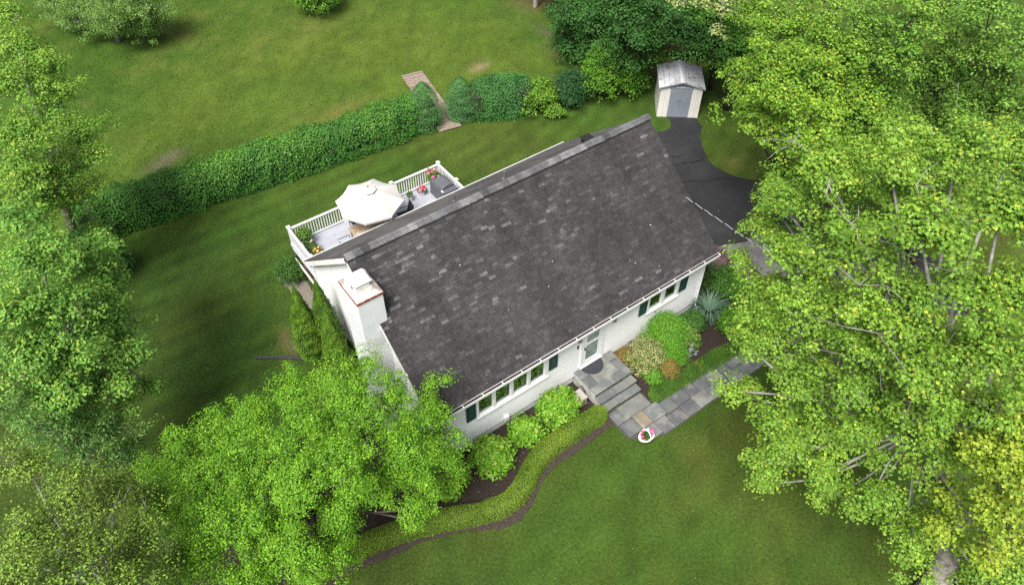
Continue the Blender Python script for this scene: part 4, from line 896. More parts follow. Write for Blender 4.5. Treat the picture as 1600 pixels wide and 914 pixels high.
def pot(parent, x, y, z, r, h, mm): MB().lathe([(r*.7,0),(r,h*.9),(r*1.08,h*.9),(r*1.08,h),(r*.92,h),(r*.9,h*.88)], (x,y,z), 14).build('pot', mm, parent)
def potted(x, y, label, r, h, fr, fz, n, ca, cb, potm, leaf=.08, fl=(), z=ZD):
    t = thing('potted_plant', (x, y, z), label, 'potted plant', 'potted plants on the deck'); pot(t, x, y, z, r, h, M[potm]); clump(t, (x, y, z+h+fz*.35), fr, fz, n, leaf, ca, cb)
    for col, k, rr in fl: blossoms(t, [(x+hh.uniform(-1,1)*fr*.75, y+hh.uniform(-1,1)*fr*.75, z+h+fz*hh.uniform(.7,1.2)) for _ in range(k)], rr, col)
    return t
potted(-12.28, 11.88, 'large leafy green potted plant in the left back corner of the deck', .17, .35, .36, .5, 520, (.03,.08,.015), (.13,.24,.03), 'terra', .10)
potted(-12.30, 11.25, 'dark-leaved potted plant with pale pink flowers by the left deck rail', .17, .28, .30, .26, 380, (.03,.07,.015), (.09,.15,.03), 'terra', .09, (('pale',4,.05),))
potted(-12.22, 10.80, 'potted plant with yellow and coral blooms nearest the roof edge', .16, .26, .26, .24, 340, (.06,.12,.02), (.16,.22,.03), 'terra', .08, (('coral',5,.06),('yellow',5,.05),('pale',3,.05)))
potted(-7.05, 11.75, 'small green plant in a white pot beside the umbrella', .12, .24, .17, .26, 200, (.04,.09,.02), (.12,.2,.04), 'vinyl', .07)
potted(-6.35, 11.85, 'white bowl of bright red and pink flowers along the back rail', .15, .18, .26, .16, 260, (.02,.06,.012), (.06,.13,.02), 'vinyl', .06, (('red',5,.06),('pink',4,.06),('coral',3,.06)))
potted(-5.62, 11.86, 'tall dark planter with large pink blooms in the right back corner', .2, .5, .36, .34, 560, (.03,.08,.015), (.12,.2,.03), 'terra', .09, (('pink',4,.09),('pale',3,.05),('coral',3,.05)))
hf = thing('railing_blooms', (-5.72, DY1-.07, ZD+.85), 'red flower spray hooked on the deck rail near the corner post', 'flowers')
blossoms(hf, [(-5.72,DY1-.05,ZD+1.0),(-5.68,DY1-.09,ZD+.82),(-5.75,DY1-.08,ZD+.78)], .05, 'red'); MB().tube([(-5.72,DY1-.07,ZD+.94),(-5.72,DY1-.1,ZD+.7)], .008, 4).build('hook', M['iron'], hf)
# corrugated drain pipe lying on the lawn
pts = [Vector((-16.46,8.58,.06)).lerp(Vector((-14.7,7.28,.06)), t) + Vector((0,.04*math.sin(t*5),0)) for t in np.linspace(0, 1, 90)]
dp = MB().tube(pts, [(.058 if i % 2 else .072) for i in range(90)], 10).build('drain_pipe', M['pipe']); tag(dp, 'black corrugated drain pipe lying on the lawn by the columnar evergreens', 'pipe')
# garden statue
gs = thing('garden_statue', (-2.0, -1.77, 0), 'small weathered grey statue standing in the mulch bed', 'statue'); c = (-2.0, -1.77, 0)
MB().lathe([(.13,0),(.13,.05),(.085,.07),(.075,.16),(.10,.28),(.115,.40),(.09,.50),(.05,.54),(.045,.57),(.075,.61),(.082,.67),(.06,.73),(.02,.75)], c, 14, sy=.8).build('figure', M['statue'], gs, smooth=True)
for s in (-1, 1): MB().tube([(c[0]+s*.09,c[1],.48),(c[0]+s*.13,c[1]-.04,.38),(c[0]+s*.05,c[1]-.11,.33)], [.035,.03,.022], 8).build('arm', M['statue'], gs, smooth=True)
MB().lathe([(.07,0),(.09,.06),(.06,.14),(.045,.17),(.055,.21),(.02,.26)], (c[0]+.22, c[1]-.12, .0), 10).tube([(c[0]+.28,c[1]-.12,.13),(c[0]+.36,c[1]-.13,.17),(c[0]+.40,c[1]-.14,.12)], [.03,.025,.01], 6).build('animal_figure', M['statue'], gs, smooth=True)
rk = MB()
def rock(x, y, r, label, z=0, sq=.5, mm='rock', cat='rock', group=None):
    q = MB(); n = 9; rr = np.random.default_rng(int(abs(x*100+y*10))+3)
    a = [r*rr.uniform(.75, 1.15) for _ in range(n)]
    f = lambda k, s, z_: [(x+a[i]*s*math.cos(2*math.pi*i/n), y+a[i]*s*math.sin(2*math.pi*i/n), z+z_) for i in range(n)]
    q.add(f(0,1,0)+f(0,1.02,r*sq*.5)+f(0,.72,r*sq*.95)+[(x,y,z+r*sq)], [(i, (i+1) % n, n+(i+1) % n, n+i) for i in range(n)]+[(n+i, n+(i+1) % n, 2*n+(i+1) % n, 2*n+i) for i in range(n)]+[(2*n+i, 2*n+(i+1) % n, 3*n) for i in range(n)])
    return tag(q.build('rock', M[mm], None, loc=(x, y, z)), label, cat, group)
# ------------------------------------------------------------------ hedges, shrubs, trees
G_ = np.random.default_rng(101)
def hedge(name, line, w, h, label, ca, cb, leaf, dens, rng, tip=None, tipp=.1, lump=.06, cat='hedge', core='mulch', tpl='quad', squareness=.5, taper=.1, hvar=.0, jit=.4, need=LEAF):
    """clipped hedge: leaves over a rounded-box section swept along a line, round a dark twiggy core"""
    line = [Vector((*p, 0)) for p in smooth_poly(line, 2, False)]; base = line[len(line)//2]
    t = thing(name, (base.x, base.y, 0), label, cat)
    seg = [(b_-a).length for a, b_ in zip(line[:-1], line[1:])]; Lt = sum(seg); cum = np.concatenate([[0], np.cumsum(seg)])
    X_ = np.array([p.x for p in line]); Y_ = np.array([p.y for p in line])
    per = w+1.6*h; n = int(Lt*per*dens); s = rng.uniform(0, Lt, n); px = np.interp(s, cum, X_); py = np.interp(s, cum, Y_)
    dx = np.interp(s+.05, cum, X_)-np.interp(s-.05, cum, X_); dy = np.interp(s+.05, cum, Y_)-np.interp(s-.05, cum, Y_); l_ = np.hypot(dx, dy)+1e-9; dx, dy = dx/l_, dy/l_
    q4 = 3.2 if squareness < .7 else 2.4; topm = rng.random(n) < w/(w+1.5*h); sgn = np.sign(rng.random(n)-.5); v = rng.uniform(-1, 1, n); cz0 = rng.uniform(-.55, 1, n)
    cx = np.where(topm, v, sgn*(1-np.abs(np.clip(cz0, 0, 1))**q4)**(1/q4)); cz = np.where(topm, (1-np.abs(v)**q4)**(1/q4), cz0); a = np.arctan2(cz, cx)
    end = np.clip(np.minimum(s, Lt-s)/(w*.45), 0, 1)**.5; end = .35+.65*end
    hh_ = h*(1+hvar*(fbm(px, py, 2.2, 5)-.5)*2); lum = 1+lump*(fbm(px*1.0+7, py+s*0+a*.6, .55, 9)-.5)*6
    dep = 1-.22*rng.random(n)**2*1.4
    off = cx*w/2*end*lum*dep*(1-taper*(cz)); z = np.where(cz > 0, h*.30+cz*(hh_-h*.30)*(.55+.45*end)*(1+(lum-1)*.7)*dep, h*.30+cz*h*.48)
    P_ = np.stack([px-dy*off, py+dx*off, np.maximum(z, .03)], 1); P_ += rng.normal(size=P_.shape)*leaf*.5
    N_ = np.stack([-dy*cx, dx*cx, .35+np.maximum(cz, 0)], 1) + rng.normal(size=P_.shape)*jit
    k1 = fbm(px*1.3+3, py+a*.7, .5, 14); tt = np.clip(.5*rng.random(n)+(k1-.3)*1.3, 0, 1)[:, None]
    C_ = np.array(ca)*(1-tt)+np.array(cb)*tt; C_ *= (1+.14*rng.normal(size=(n, 1)))
    if tip is not None:
        g = (rng.random(n) < tipp*(.3+1.6*np.clip(cz, 0, 1))*np.clip((fbm(px, py, 1.5, 33)-.38)*6, 0, 1.6)); C_[g] = np.array(tip)*rng.uniform(.8, 1.15, (g.sum(), 1))
    o = link('foliage', leaf_mesh('foliage', P_, N_, leaf*rng.uniform(.7, 1.3, n), C_, tpl, rng, need, org(t)), t, org(t)); o['kind'] = 'stuff'
    cm = MB(); k = len(line); vs = []
    for i, p in enumerate(line):
        d = (line[min(i+1, k-1)]-line[max(i-1, 0)]).normalized(); nn = Vector((-d.y, d.x, 0)); e_ = .25 if i in (0, k-1) else (.6 if i in (1, 2, k-2, k-3) else .80)
        for u, zz in ((-.40, .0), (-.47, .3), (-.42, .75), (-.25, .9), (.25, .9), (.42, .75), (.47, .3), (.40, .0)): vs.append(p+nn*u*w*e_+Vector((0,0,zz*h*(.35 if e_ < .5 else .9))))
    cm.add(vs, [(i*8+j, i*8+j+1, (i+1)*8+j+1, (i+1)*8+j) for i in range(k-1) for j in range(7)]+[tuple(range(8)), tuple((k-1)*8+j for j in range(7, -1, -1))]); cm.build('stems', M['hedgecore'], t)
    return t
M['hedgecore'] = mat('hedge_inner_twigs', (.022, .030, .010), .95, .2, 9, .8, 20)
hedge('hedge', HEDGE_LINE, 1.9, 2.05, 'long clipped broadleaf hedge left of the plank walk', (.028,.105,.020), (.095,.250,.040), .10, 640, G_, (.15,.32,.035), .12, .10, hvar=.10, squareness=.6)
hedge('low_hedge', [(-6.72,-1.88),(-8.11,-1.83),(-9.5,-1.84),(-10.4,-2.12),(-11.2,-2.6),(-11.9,-2.78),(-12.6,-2.66),(-13.4,-2.3),(-14.3,-1.86),(-15.5,-1.42),(-17.0,-1.08),(-18.8,-1.1),(-21,-1.4)], .74, .60, 'low yellow-green clipped hedge curving along the front bed', (.085,.165,.014), (.19,.305,.028), .030, 3900, G_, (.28,.38,.05), .12, .04, jit=.55, squareness=.5)
def bush(name, x, y, r, h, label, cat, ca, cb, leaf=.07, n=None, tip=None, tipp=.1, tpl='quad', rng=G_, z0=0, lobes=9, group=None, cr=.16, sq=1., mm=16, core=True, var=.2, mat_=LEAF):
    """rounded shrub: overlapping small clumps of leaves over a twiggy core"""
    t = thing(name, (x, y, 0), label, cat, group); lb = []
    for i in range(lobes):
        a = 2*math.pi*i/lobes + rng.uniform(-.3, .3); q = rng.uniform(.35, .62)*r if i % 3 else rng.uniform(0, .2)*r; zc = h*(.45 if i % 3 else .62)+rng.uniform(-.05,.08)*h
        lb.append((x+q*math.cos(a), y+q*math.sin(a), z0+zc, min(r-q*.75, r*.62)))
    lb = [(a, b_, c_, max(.08, d_)) for a, b_, c_, d_ in lb]
    k = n or 60; P_, N_, K_, H_, cl = crown_points(lb, rng, k, mm, cr, min(1.3, h*.55/(r*.55)), low=-.7, inner=.15)
    g = P_[:, 2] > .02; P_, N_, K_, H_ = P_[g], N_[g], K_[g], H_[g]
    C_ = shade(K_, H_, rng, ca, cb, tip, tipp, var)
    o = link('foliage', leaf_mesh('foliage', P_, N_, leaf*rng.uniform(.7, 1.25, len(P_)), C_, tpl, rng, mat_, (x, y, 0)), t, (x, y, 0)); o['kind'] = 'stuff'
    if core:
        q = MB()
        for i in range(9):
            a = rng.uniform(0, 6.28); e = rng.uniform(.2, .6)*r; q.tube([(x+rng.normal()*.03, y+rng.normal()*.03, 0), (x+e*.5*math.cos(a), y+e*.5*math.sin(a), h*.4), (x+e*math.cos(a), y+e*math.sin(a), h*.8)], [.018,.013,.006], 4, cap=False)
        q.build('stems', M['bark_dark'], t, kind='stuff')
    return t
def column(name, x, y, r, h, label, ca, cb, cat='evergreen', leaf=.075, n=9000, rng=G_, power=.75, lump=.20, top=.03, tpl='needle', group=None, base=.75, z0=.05):
    t = thing(name, (x, y, 0), label, cat, group); u = rng.random(n)**.85; a = rng.uniform(0, 2*math.pi, n)
    uu = np.clip((u-.25)/.75, 0, 1); prof = np.where(u < .25, base+(1-base)*(u/.25), np.maximum(top, (1-uu**(1.45 if power < 1 else 2.1)))**(.95 if power < 1 else .75))
    lum = 1+lump*(vnoise(a/6.2832*9*1.0+50, u*h/.22, 1, 61)+vnoise(a/6.2832*18+5, u*h/.1, 1, 65)*.5-.75)*2
    rr = r*prof*lum*(1-.25*rng.random(n)**2); P_ = np.stack([x+rr*np.cos(a), y+rr*np.sin(a), z0+u*(h-z0)+rng.normal(size=n)*.03], 1)
    N_ = np.stack([np.cos(a), np.sin(a), np.full(n, .45)], 1)+rng.normal(size=(n, 3))*.4
    k1 = (lum-1)/lump/2+.4; tt = np.clip(k1*.9+.3*rng.random(n), 0, 1)[:, None]; C_ = (np.array(ca)*(1-tt)+np.array(cb)*tt)*(1+.15*rng.normal(size=(n, 1)))
    T_ = np.array((0, 0, 1.0)) + rng.normal(size=(n, 3))*.5 + N_*.3
    o = link('foliage', leaf_mesh('foliage', P_, N_, leaf*rng.uniform(.7, 1.4, n), C_, tpl, rng, NEEDLE, (x, y, 0), T_), t, (x, y, 0)); o['kind'] = 'stuff'
    MB().lathe([(r*.55,.0),(r*.76,h*.2),(r*.66,h*.45),(r*.34,h*.75),(.02,h*.9)], (x, y, 0), 12).build('stems', M['hedgecore'], t)
    return t
AG = 'columnar evergreens beside the chimney'
column('columnar_evergreen', -14.48, 7.25, .60, 4.25, 'tallest columnar evergreen, leftmost beside the chimney wall', (.030,.080,.008), (.13,.245,.020), n=19000, leaf=.08, group=AG)
column('columnar_evergreen', -13.72, 6.95, .58, 4.35, 'columnar evergreen closest to the gable wall, behind the other two', (.026,.070,.008), (.11,.215,.018), n=17000, leaf=.08, group=AG)
column('columnar_evergreen', -14.0, 5.7, .56, 4.0, 'front columnar evergreen, right above the bright green tree', (.030,.080,.008), (.13,.245,.020), n=17000, leaf=.08, group=AG)
column('columnar_evergreen', .62, .55, .48, 2.7, 'dark narrow evergreen at the right front corner of the house', (.018,.045,.010), (.055,.11,.02), n=9000)
column('conical_shrub', -2.35, 18.25, 1.0, 2.75, 'dense conical evergreen ending the long hedge left of the plank walk', (.05,.16,.04), (.12,.29,.08), n=17000, leaf=.06, power=1.3, base=.9, lump=.10, group='conical evergreens flanking the plank walk')
column('conical_shrub', -.25, 17.85, .95, 2.5, 'dense conical evergreen right of the plank walk', (.05,.155,.045), (.115,.28,.085), n=17000, leaf=.06, power=1.3, base=.9, lump=.10, group='conical evergreens flanking the plank walk')
hedge('yew_hedge', [(-.05,17.7),(1.3,17.4),(2.4,16.85),(3.4,16.3)], 2.2, 2.2, 'clipped yew mound right of the plank walk', (.030,.110,.028), (.085,.235,.055), .095, 650, G_, lump=.07, squareness=.8, hvar=.1)
bush('leafy_shrub', 3.75, 15.85, 1.05, 1.9, 'loose bright green shrub in the middle of the right-hand hedge row', 'shrub', (.045,.13,.015), (.13,.27,.025), .12, 26, (.22,.36,.04), .15, cr=.26)
bush('dark_shrub', 5.45, 15.35, 1.25, 1.9, 'dark blue-green rounded shrub between two bright shrubs', 'shrub', (.014,.055,.020), (.038,.110,.032), .09, 34, cr=.22, lobes=11)
bush('tall_shrub', 7.25, 14.75, 1.3, 3.1, 'tall bright green shrub second from the shed', 'shrub', (.030,.115,.012), (.11,.26,.022), .11, 26, (.17,.33,.03), .15, cr=.26, lobes=14)
bush('round_shrub', 8.75, 13.95, .95, 2.5, 'bright green rounded shrub touching the left side of the shed', 'shrub', (.028,.11,.012), (.10,.25,.022), .11, 26, (.17,.33,.03), .12, cr=.25, lobes=12)
bush('low_shrub', 3.9, 14.75, .5, .7, 'low pale green plant in front of the right-hand hedge row', 'shrub', (.06,.15,.02), (.15,.28,.03), .12, 40, cr=.2, lobes=5)
bush('round_bush', -13.28, 11.85, .62, 1.15, 'round clipped bush at the left corner of the deck', 'bush', (.02,.065,.015), (.07,.16,.025), .06, 130, cr=.13, lobes=12)
HY = 'leafy hydrangeas under the front windows'
for x, y, r, h, lb in ((-8.12,-.76,.66,.95,'bright hydrangea bush beside the beige cabinet, third from the left'),(-9.74,-.92,.54,.75,'smaller middle hydrangea bush under the row of windows'),(-11.36,-1.05,.62,.85,'hydrangea bush below the leftmost green shutter'),(-13.4,-.7,.85,.95,'hydrangea bush partly under the bright green tree')):
    bush('hydrangea', x, y, r, h, lb, 'hydrangea', (.055,.18,.012), (.16,.34,.022), .135, 80, (.30,.42,.07), .10, tpl='quad', group=HY, cr=.21, lobes=11, mm=13)
bush('variegated_shrub', -3.78, -1.02, .68, .95, 'rounded cream-speckled shrub right of the steps', 'shrub', (.06,.13,.018), (.16,.22,.05), .06, 150, (.42,.40,.19), .30, cr=.13, lobes=11)
bush('bronze_shrub', -4.45, -.38, .34, .6, 'small bronze-tinted shrub against the wall by the steps', 'shrub', (.10,.12,.02), (.22,.20,.04), .05, 260, (.26,.15,.05), .3, cr=.1, lobes=7)
bush('bronze_shrub', -3.32, -1.88, .42, .62, 'bronze-orange shrub at the edge of the creeping ground cover', 'shrub', (.10,.14,.02), (.22,.22,.04), .05, 240, (.26,.14,.05), .25, cr=.1, lobes=8)
bush('lime_shrub', -4.05, -1.72, .34, .42, 'small lime green shrub in front of the cream-speckled one', 'shrub', (.05,.16,.015), (.13,.30,.03), .06, 220, cr=.1, lobes=6)
bush('feathery_shrub', -2.45, -.72, .85, 1.35, 'tall feathery green shrub below the right-hand windows', 'shrub', (.05,.17,.014), (.14,.33,.03), .085, 90, (.19,.38,.04), .12, 'needle', cr=.2, lobes=12)
bush('feathery_shrub', -2.75, -1.45, .55, .8, 'low feathery green shrub between the tall one and the bronze shrub', 'shrub', (.05,.17,.014), (.14,.33,.03), .08, 120, None, 0, 'needle', cr=.16, lobes=9)
bush('glossy_shrub', -1.72, -1.28, .48, .75, 'small glossy shrub behind the grey statue', 'shrub', (.035,.10,.014), (.12,.22,.03), .075, 130, (.24,.34,.08), .12, cr=.14, lobes=8)
bush('drooping_shrub', -1.0, -.85, .52, .85, 'green shrub with drooping leaves left of the blue-green grass clump', 'shrub', (.025,.09,.018), (.07,.17,.03), .12, 80, None, 0, 'needle', cr=.17, lobes=8)
bush('leafy_shrub', .42, -1.75, .62, .75, 'leafy green shrub under the tip of the big maple', 'shrub', (.03,.12,.012), (.10,.25,.02), .09, 80, (.18,.33,.03), .1, cr=.17, lobes=8)
bush('leafy_shrub', 1.75, -.25, .75, .95, 'dark leafy shrub beside the right end wall', 'shrub', (.022,.085,.014), (.07,.17,.022), .09, 70, None, 0, cr=.17, lobes=9)
bush('leafy_shrub', 1.55, -1.45, .6, .7, 'green shrub shaded by the big maple beside the walk', 'shrub', (.022,.085,.014), (.08,.19,.022), .09, 70, None, 0, cr=.17, lobes=8)
bush('leafy_shrub', 1.5, .95, .6, 1.0, 'grey-green shrub beyond the dark narrow evergreen', 'shrub', (.03,.085,.025), (.08,.16,.045), .08, 80, None, 0, 'needle', cr=.17, lobes=8)
bush('purple_flower_border', 2.9, 1.3, .75, .35, 'low purple-pink flowering plants along the edge of the driveway', 'flowers', (.05,.08,.03), (.13,.12,.07), .06, 110, (.24,.12,.18), .30, cr=.12, lobes=7, sq=.5)
bush('purple_flower_border', 3.4, .4, .7, .3, 'purple-pink flowers at the corner of the old pavement', 'flowers', (.05,.08,.03), (.13,.12,.07), .06, 110, (.24,.12,.18), .30, cr=.12, lobes=7)
# arching strap-leaved clump
def strap(name, x, y, r, n, label, ca, cb, wd=.035, rng=G_):
    t = thing(name, (x, y, 0), label, 'ornamental grass'); q = MB()
    vs, fs, cs = [], [], []
    for i in range(n):
        a = rng.uniform(0, 6.28); l_ = r*rng.uniform(.6, 1.15); h_ = l_*rng.uniform(.35, .95); k = 6; c_ = np.array(ca)*(1-(u := rng.random()))+np.array(cb)*u
        for j in range(k):
            s = j/(k-1); d = l_*s; z = h_*math.sin(min(s*2.2, 2.9))*.9+.03; w2 = wd*(1-s)**.6*.5+.002; px, py = x+math.cos(a)*d, y+math.sin(a)*d
            vs += [(px-math.sin(a)*w2, py+math.cos(a)*w2, z), (px+math.sin(a)*w2, py-math.cos(a)*w2, z)]; cs += [c_, c_]
        b0 = len(vs)-2*k; fs += [(b0+2*j, b0+2*j+1, b0+2*j+3, b0+2*j+2) for j in range(k-1)]
    q.add(vs, fs); me = q.mesh('blades', LEAF, (x, y, 0)); at_ = me.color_attributes.new('col', 'FLOAT_COLOR', 'POINT'); c4 = np.ones((len(vs), 4), np.float32); c4[:, :3] = np.array(cs); at_.data.foreach_set('color', c4.ravel())
    o = link('blades', me, t, (x, y, 0)); o['kind'] = 'stuff'; return t
strap('strap_leaf_clump', .22, -.62, .95, 260, 'blue-green clump of arching strap leaves at the right wall corner', (.07,.14,.09), (.16,.25,.16))
strap('strap_leaf_clump', 1.55, .45, .8, 160, 'second strap-leaved clump behind the dark evergreen column', (.05,.12,.06), (.12,.21,.10))
# creeping ground cover
gp = [(-4.86,-2.30),(-4.84,-2.74),(-3.7,-2.82),(-2.7,-2.84),(-1.15,-2.95),(.3,-3.0),(1.8,-2.9),(1.6,-2.4),(-.2,-2.35),(-1.2,-2.12),(-2.2,-2.18),(-2.75,-2.12),(-3.2,-2.35),(-3.9,-2.05),(-4.2,-1.8)]
n = 46000; xx = G_.uniform(-5, 2, n); yy = G_.uniform(-3.1, -1.7, n); ok = inpoly(xx+G_.normal(size=n)*.03, yy+G_.normal(size=n)*.03, smooth_poly(gp, 2)); xx, yy = xx[ok], yy[ok]; n = len(xx)
zz = .04+.13*fbm(xx, yy, .6, 71)*G_.uniform(.5, 1, n); k1 = np.clip((fbm(xx, yy, .8, 81)-.3)*2, 0, 1)[:, None]; C_ = np.array((.035,.105,.012))*(1-k1)+np.array((.095,.20,.02))*k1
g = G_.random(n) < .05*np.clip((fbm(xx, yy, .5, 85)-.5)*10, 0, 2); C_[g] = (.38,.40,.03)
gc = link('ground_cover', leaf_mesh('ground_cover', np.stack([xx, yy, zz], 1), np.array((0,0,1.))+G_.normal(size=(n, 3))*.5, .035*G_.uniform(.7, 1.3, n), C_, 'quad', G_, LEAF)); tag(gc, 'creeping green ground cover between the mulch and the flagstones', 'ground cover', None, 'stuff')
LIMBS_A=[([(-2.73, -11.33, 6.4), (-4.45, -9.64, 10.0), (-5.29, -8.04, 12.200000000000001), (-5.35, -7.07, 13.0), (-5.49, -6.31, 13.4)], 0.1), ([(-4.45, -9.64, 10.0), (-5.29, -8.98, 11.4), (-5.2, -8.46, 13.0), (-5.13, -8.35, 14.0), (-4.9, -7.82, 14.4)], 0.09), ([(-4.45, -9.64, 10.0), (-6.03, -8.91, 11.4), (-6.17, -8.12, 11.0), (-5.71, -6.45, 9.8)], 0.085), ([(-4.47, -10.47, 8.8), (-5.43, -9.16, 10.0), (-5.71, -8.72, 10.0), (-5.86, -8.93, 9.3)], 0.06), ([(-2.73, -11.33, 6.4), (-4.82, -10.25, 8.4), (-5.29, -10.2, 10.0), (-5.61, -10.12, 11.4)], 0.06), ([(-5.46, -9.49, 12.0), (-5.69, -8.5, 12.4), (-6.17, -8.13, 12.4)], 0.07), ([(-4.54, -5.98, 12.8), (-3.08, -4.53, 12.3), (-2.13, -3.24, 11.6), (-2.05, -2.79, 11.0)], 0.05)]
LIMBS_B=[([(-3.02, -12.6, 9.0), (-4.75, -12.31, 9.6), (-5.72, -12.19, 9.3), (-6.09, -11.91, 9.200000000000001), (-6.45, -11.39, 9.0)], 0.07), ([(-3.55, -12.34, 10.0), (-4.87, -12.11, 10.4), (-5.49, -12.23, 9.4)], 0.05), ([(-4.09, -12.95, 9.4), (-5.08, -12.7, 9.5), (-5.49, -12.48, 9.200000000000001)], 0.05)]
BIG_MAPLE=[(-2.4,-3.6,9.68,0.96),(-3.45,-5.23,12.56,1.05),(-3.05,-6.47,13.39,1.06),(-1.03,-7.03,13.12,1.1),(1.06,-7.56,12.72,1.04),(-4.66,-5.67,10.32,1.03),(-4.1,-6.69,11.61,1.17),(-5.49,-8.64,14.05,1.04),(-3.8,-9.34,14.02,1.06),(-5.31,-5.99,8.56,0.86),(-5.22,-7.22,9.92,1.06),(-5.19,-8.7,11.29,1.12),(-4.52,-9.77,12.26,1.11),(-3.64,-10.46,12.52,0.87),(-5.43,-7.55,7.61,0.88),(-5.47,-9.02,9.07,1.0),(-5.65,-10.28,10.89,0.98),(-4.5,-10.94,11.41,0.82),(-6.14,-8.41,6.17,0.86),(-5.61,-9.09,6.88,0.83),(-4.25,-9.7,7.2,0.83),(-5.55,-9.49,5.12,0.57),(-5.23,-10.75,5.56,0.77),(-4.59,-11.79,4.36,0.9),(-3.36,-11.72,4.95,0.64),(-4.34,-10.98,7.52,0.77),(-3.65,-11.19,8.95,0.74),(-4.84,-10.38,11.08,0.75),(-3.02,-14.31,4.18,0.64),(-3.37,-13.66,3.62,0.53),(-6.01,-6.25,8.2,0.59),(-4.78,-5.12,8.65,0.61),(-2.83,-3.56,8.92,0.65),(-5.08,-6.65,7.17,0.73),(-6.34,-7.89,6.67,0.59),(-6.21,-8.21,5.18,0.51),(-3.68,-12.48,4.42,0.64)]
YELLOW_MAPLE=[(-4.56,-11.79,9.0,0.52),(-3.98,-11.82,10.0,0.59),(-4.87,-12.61,9.0,0.66),(-5.38,-12.99,8.0,0.45),(-4.45,-12.35,9.5,0.66),(-4.49,-13.65,7.5,0.52),(-5.06,-12.74,8.5,0.54),(-5.03,-13.11,9.5,0.7)]
CORNER_MAPLE=[(3.88,2.8,7.13,0.94),(5.53,4.2,7.4,0.92),(3.8,1.63,9.28,1.49),(3.86,1.61,7.13,1.27),(4.13,-0.07,8.8,1.56),(4.07,-0.44,6.87,1.24),(4.53,0.41,4.51,0.91),(2.71,-0.47,4.82,0.56),(4.08,-1.5,7.8,1.3),(5.58,0.71,9.77,1.53),(7.46,3.9,8.8,1.47),(7.35,5.71,8.78,1.24),(4.77,-0.89,4.75,1.04),(4.98,-1.48,8.95,1.05)]
TALL_MAPLE=[(6.44,0.3,10.7,1.29),(6.72,-0.95,11.64,1.23),(5.93,-1.51,10.44,1.24),(6.05,-0.04,9.16,0.96),(5.96,-1.44,8.68,1.07),(7.28,2.35,10.6,1.11),(10.0,5.49,8.81,0.85),(4.79,-2.97,8.91,1.08),(4.25,-2.1,8.08,0.93),(6.33,-3.13,7.35,0.96),(5.85,-2.52,6.28,0.94)]
FAR_MAPLE=[(7.89,-1.9,11.2,1.36),(6.89,-3.45,12.64,1.24),(7.28,-4.67,11.94,1.24),(8.64,-3.23,10.06,1.33),(7.98,-2.23,9.28,1.18),(7.56,-5.2,10.2,1.08),(7.78,-2.22,7.81,0.98),(6.66,-3.98,9.51,0.89),(9.43,-0.79,11.48,1.06),(7.63,-5.11,8.95,1.12),(7.45,-4.12,8.18,1.05),(8.29,-6.1,8.15,0.95),(8.51,-4.97,7.21,0.96),(7.29,-4.31,6.91,0.96),(8.54,-6.31,7.01,0.94)]
WOODS_A=[(7.68,18.56,3.5,1.4),(7.53,15.64,4.2,1.68),(8.3,13.79,5.0,1.76),(7.51,16.24,2.6,1.02),(8.24,14.85,2.4,1.01),(8.81,15.9,5.0,1.58)]
WOODS_B=[(9.24,12.1,5.0,1.74),(9.87,10.41,5.0,1.51),(9.09,13.52,3.0,0.99),(10.45,12.0,4.0,0.76),(9.27,13.06,6.0,1.53),(7.8,12.65,4.5,1.14)]
WOODS_C=[(11.09,9.13,5.0,1.37),(10.39,9.07,4.0,0.99),(11.36,8.45,3.4,1.0),(11.82,8.12,4.5,1.12),(10.41,10.53,6.0,1.3)]
PALE_BRANCHES=[(6.76,9.57,8.0,0.47),(7.5,8.88,8.0,0.59),(8.52,8.3,7.5,0.66),(7.94,7.97,6.8,0.42),(9.33,8.0,8.0,0.77)]
FRONT_LEFT=[(-18.52,23.76,9.13,0.81),(-18.74,20.42,9.4,0.95),(-18.31,19.57,8.68,0.91),(-19.64,18.75,8.73,1.12),(-18.55,18.65,7.8,1.01),(-20.1,14.98,8.77,1.26),(-18.67,17.27,6.91,1.11),(-18.34,15.35,6.92,0.63),(-19.54,15.13,6.7,0.91),(-21.0,15.09,6.97,1.07),(-20.74,15.83,5.4,0.94),(-21.84,14.75,5.78,0.9),(-19.74,16.42,4.75,0.67)]
MID_LEFT=[(-21.33,11.58,8.13,0.96),(-21.1,8.21,8.8,1.04),(-20.18,9.67,7.28,0.88),(-19.41,11.58,5.73,0.6),(-19.68,9.07,6.2,0.56),(-22.25,6.74,8.77,1.0),(-20.17,9.54,6.11,0.73),(-20.24,6.06,5.92,0.48),(-21.86,6.4,7.7,0.74),(-21.23,6.71,7.97,1.05),(-20.3,7.67,6.6,0.73),(-20.22,7.31,5.78,0.54),(-22.45,6.01,7.35,0.96),(-21.37,5.97,6.55,0.89),(-20.52,6.06,5.8,0.52),(-20.92,5.63,5.25,0.48),(-22.1,5.31,6.1,0.76)]
DARK_LEFT=[(-23.58,6.05,6.0,0.87),(-23.02,5.0,5.6,0.87),(-22.31,5.07,4.6,0.79),(-21.61,5.18,3.8,0.53),(-21.91,4.59,3.2,0.53),(-22.99,4.53,4.0,0.79)]
SPARSE=[(-23.1,1.27,8.63,0.79),(-22.49,0.05,8.4,0.84),(-21.81,0.85,6.88,0.69),(-23.37,-0.75,8.73,0.93),(-22.5,-1.27,8.2,0.9),(-21.51,-1.05,7.37,0.71),(-21.49,-1.38,5.91,0.55),(-23.62,-2.19,9.72,0.76),(-22.26,-2.49,8.3,0.7),(-23.01,-2.35,8.97,0.67)]
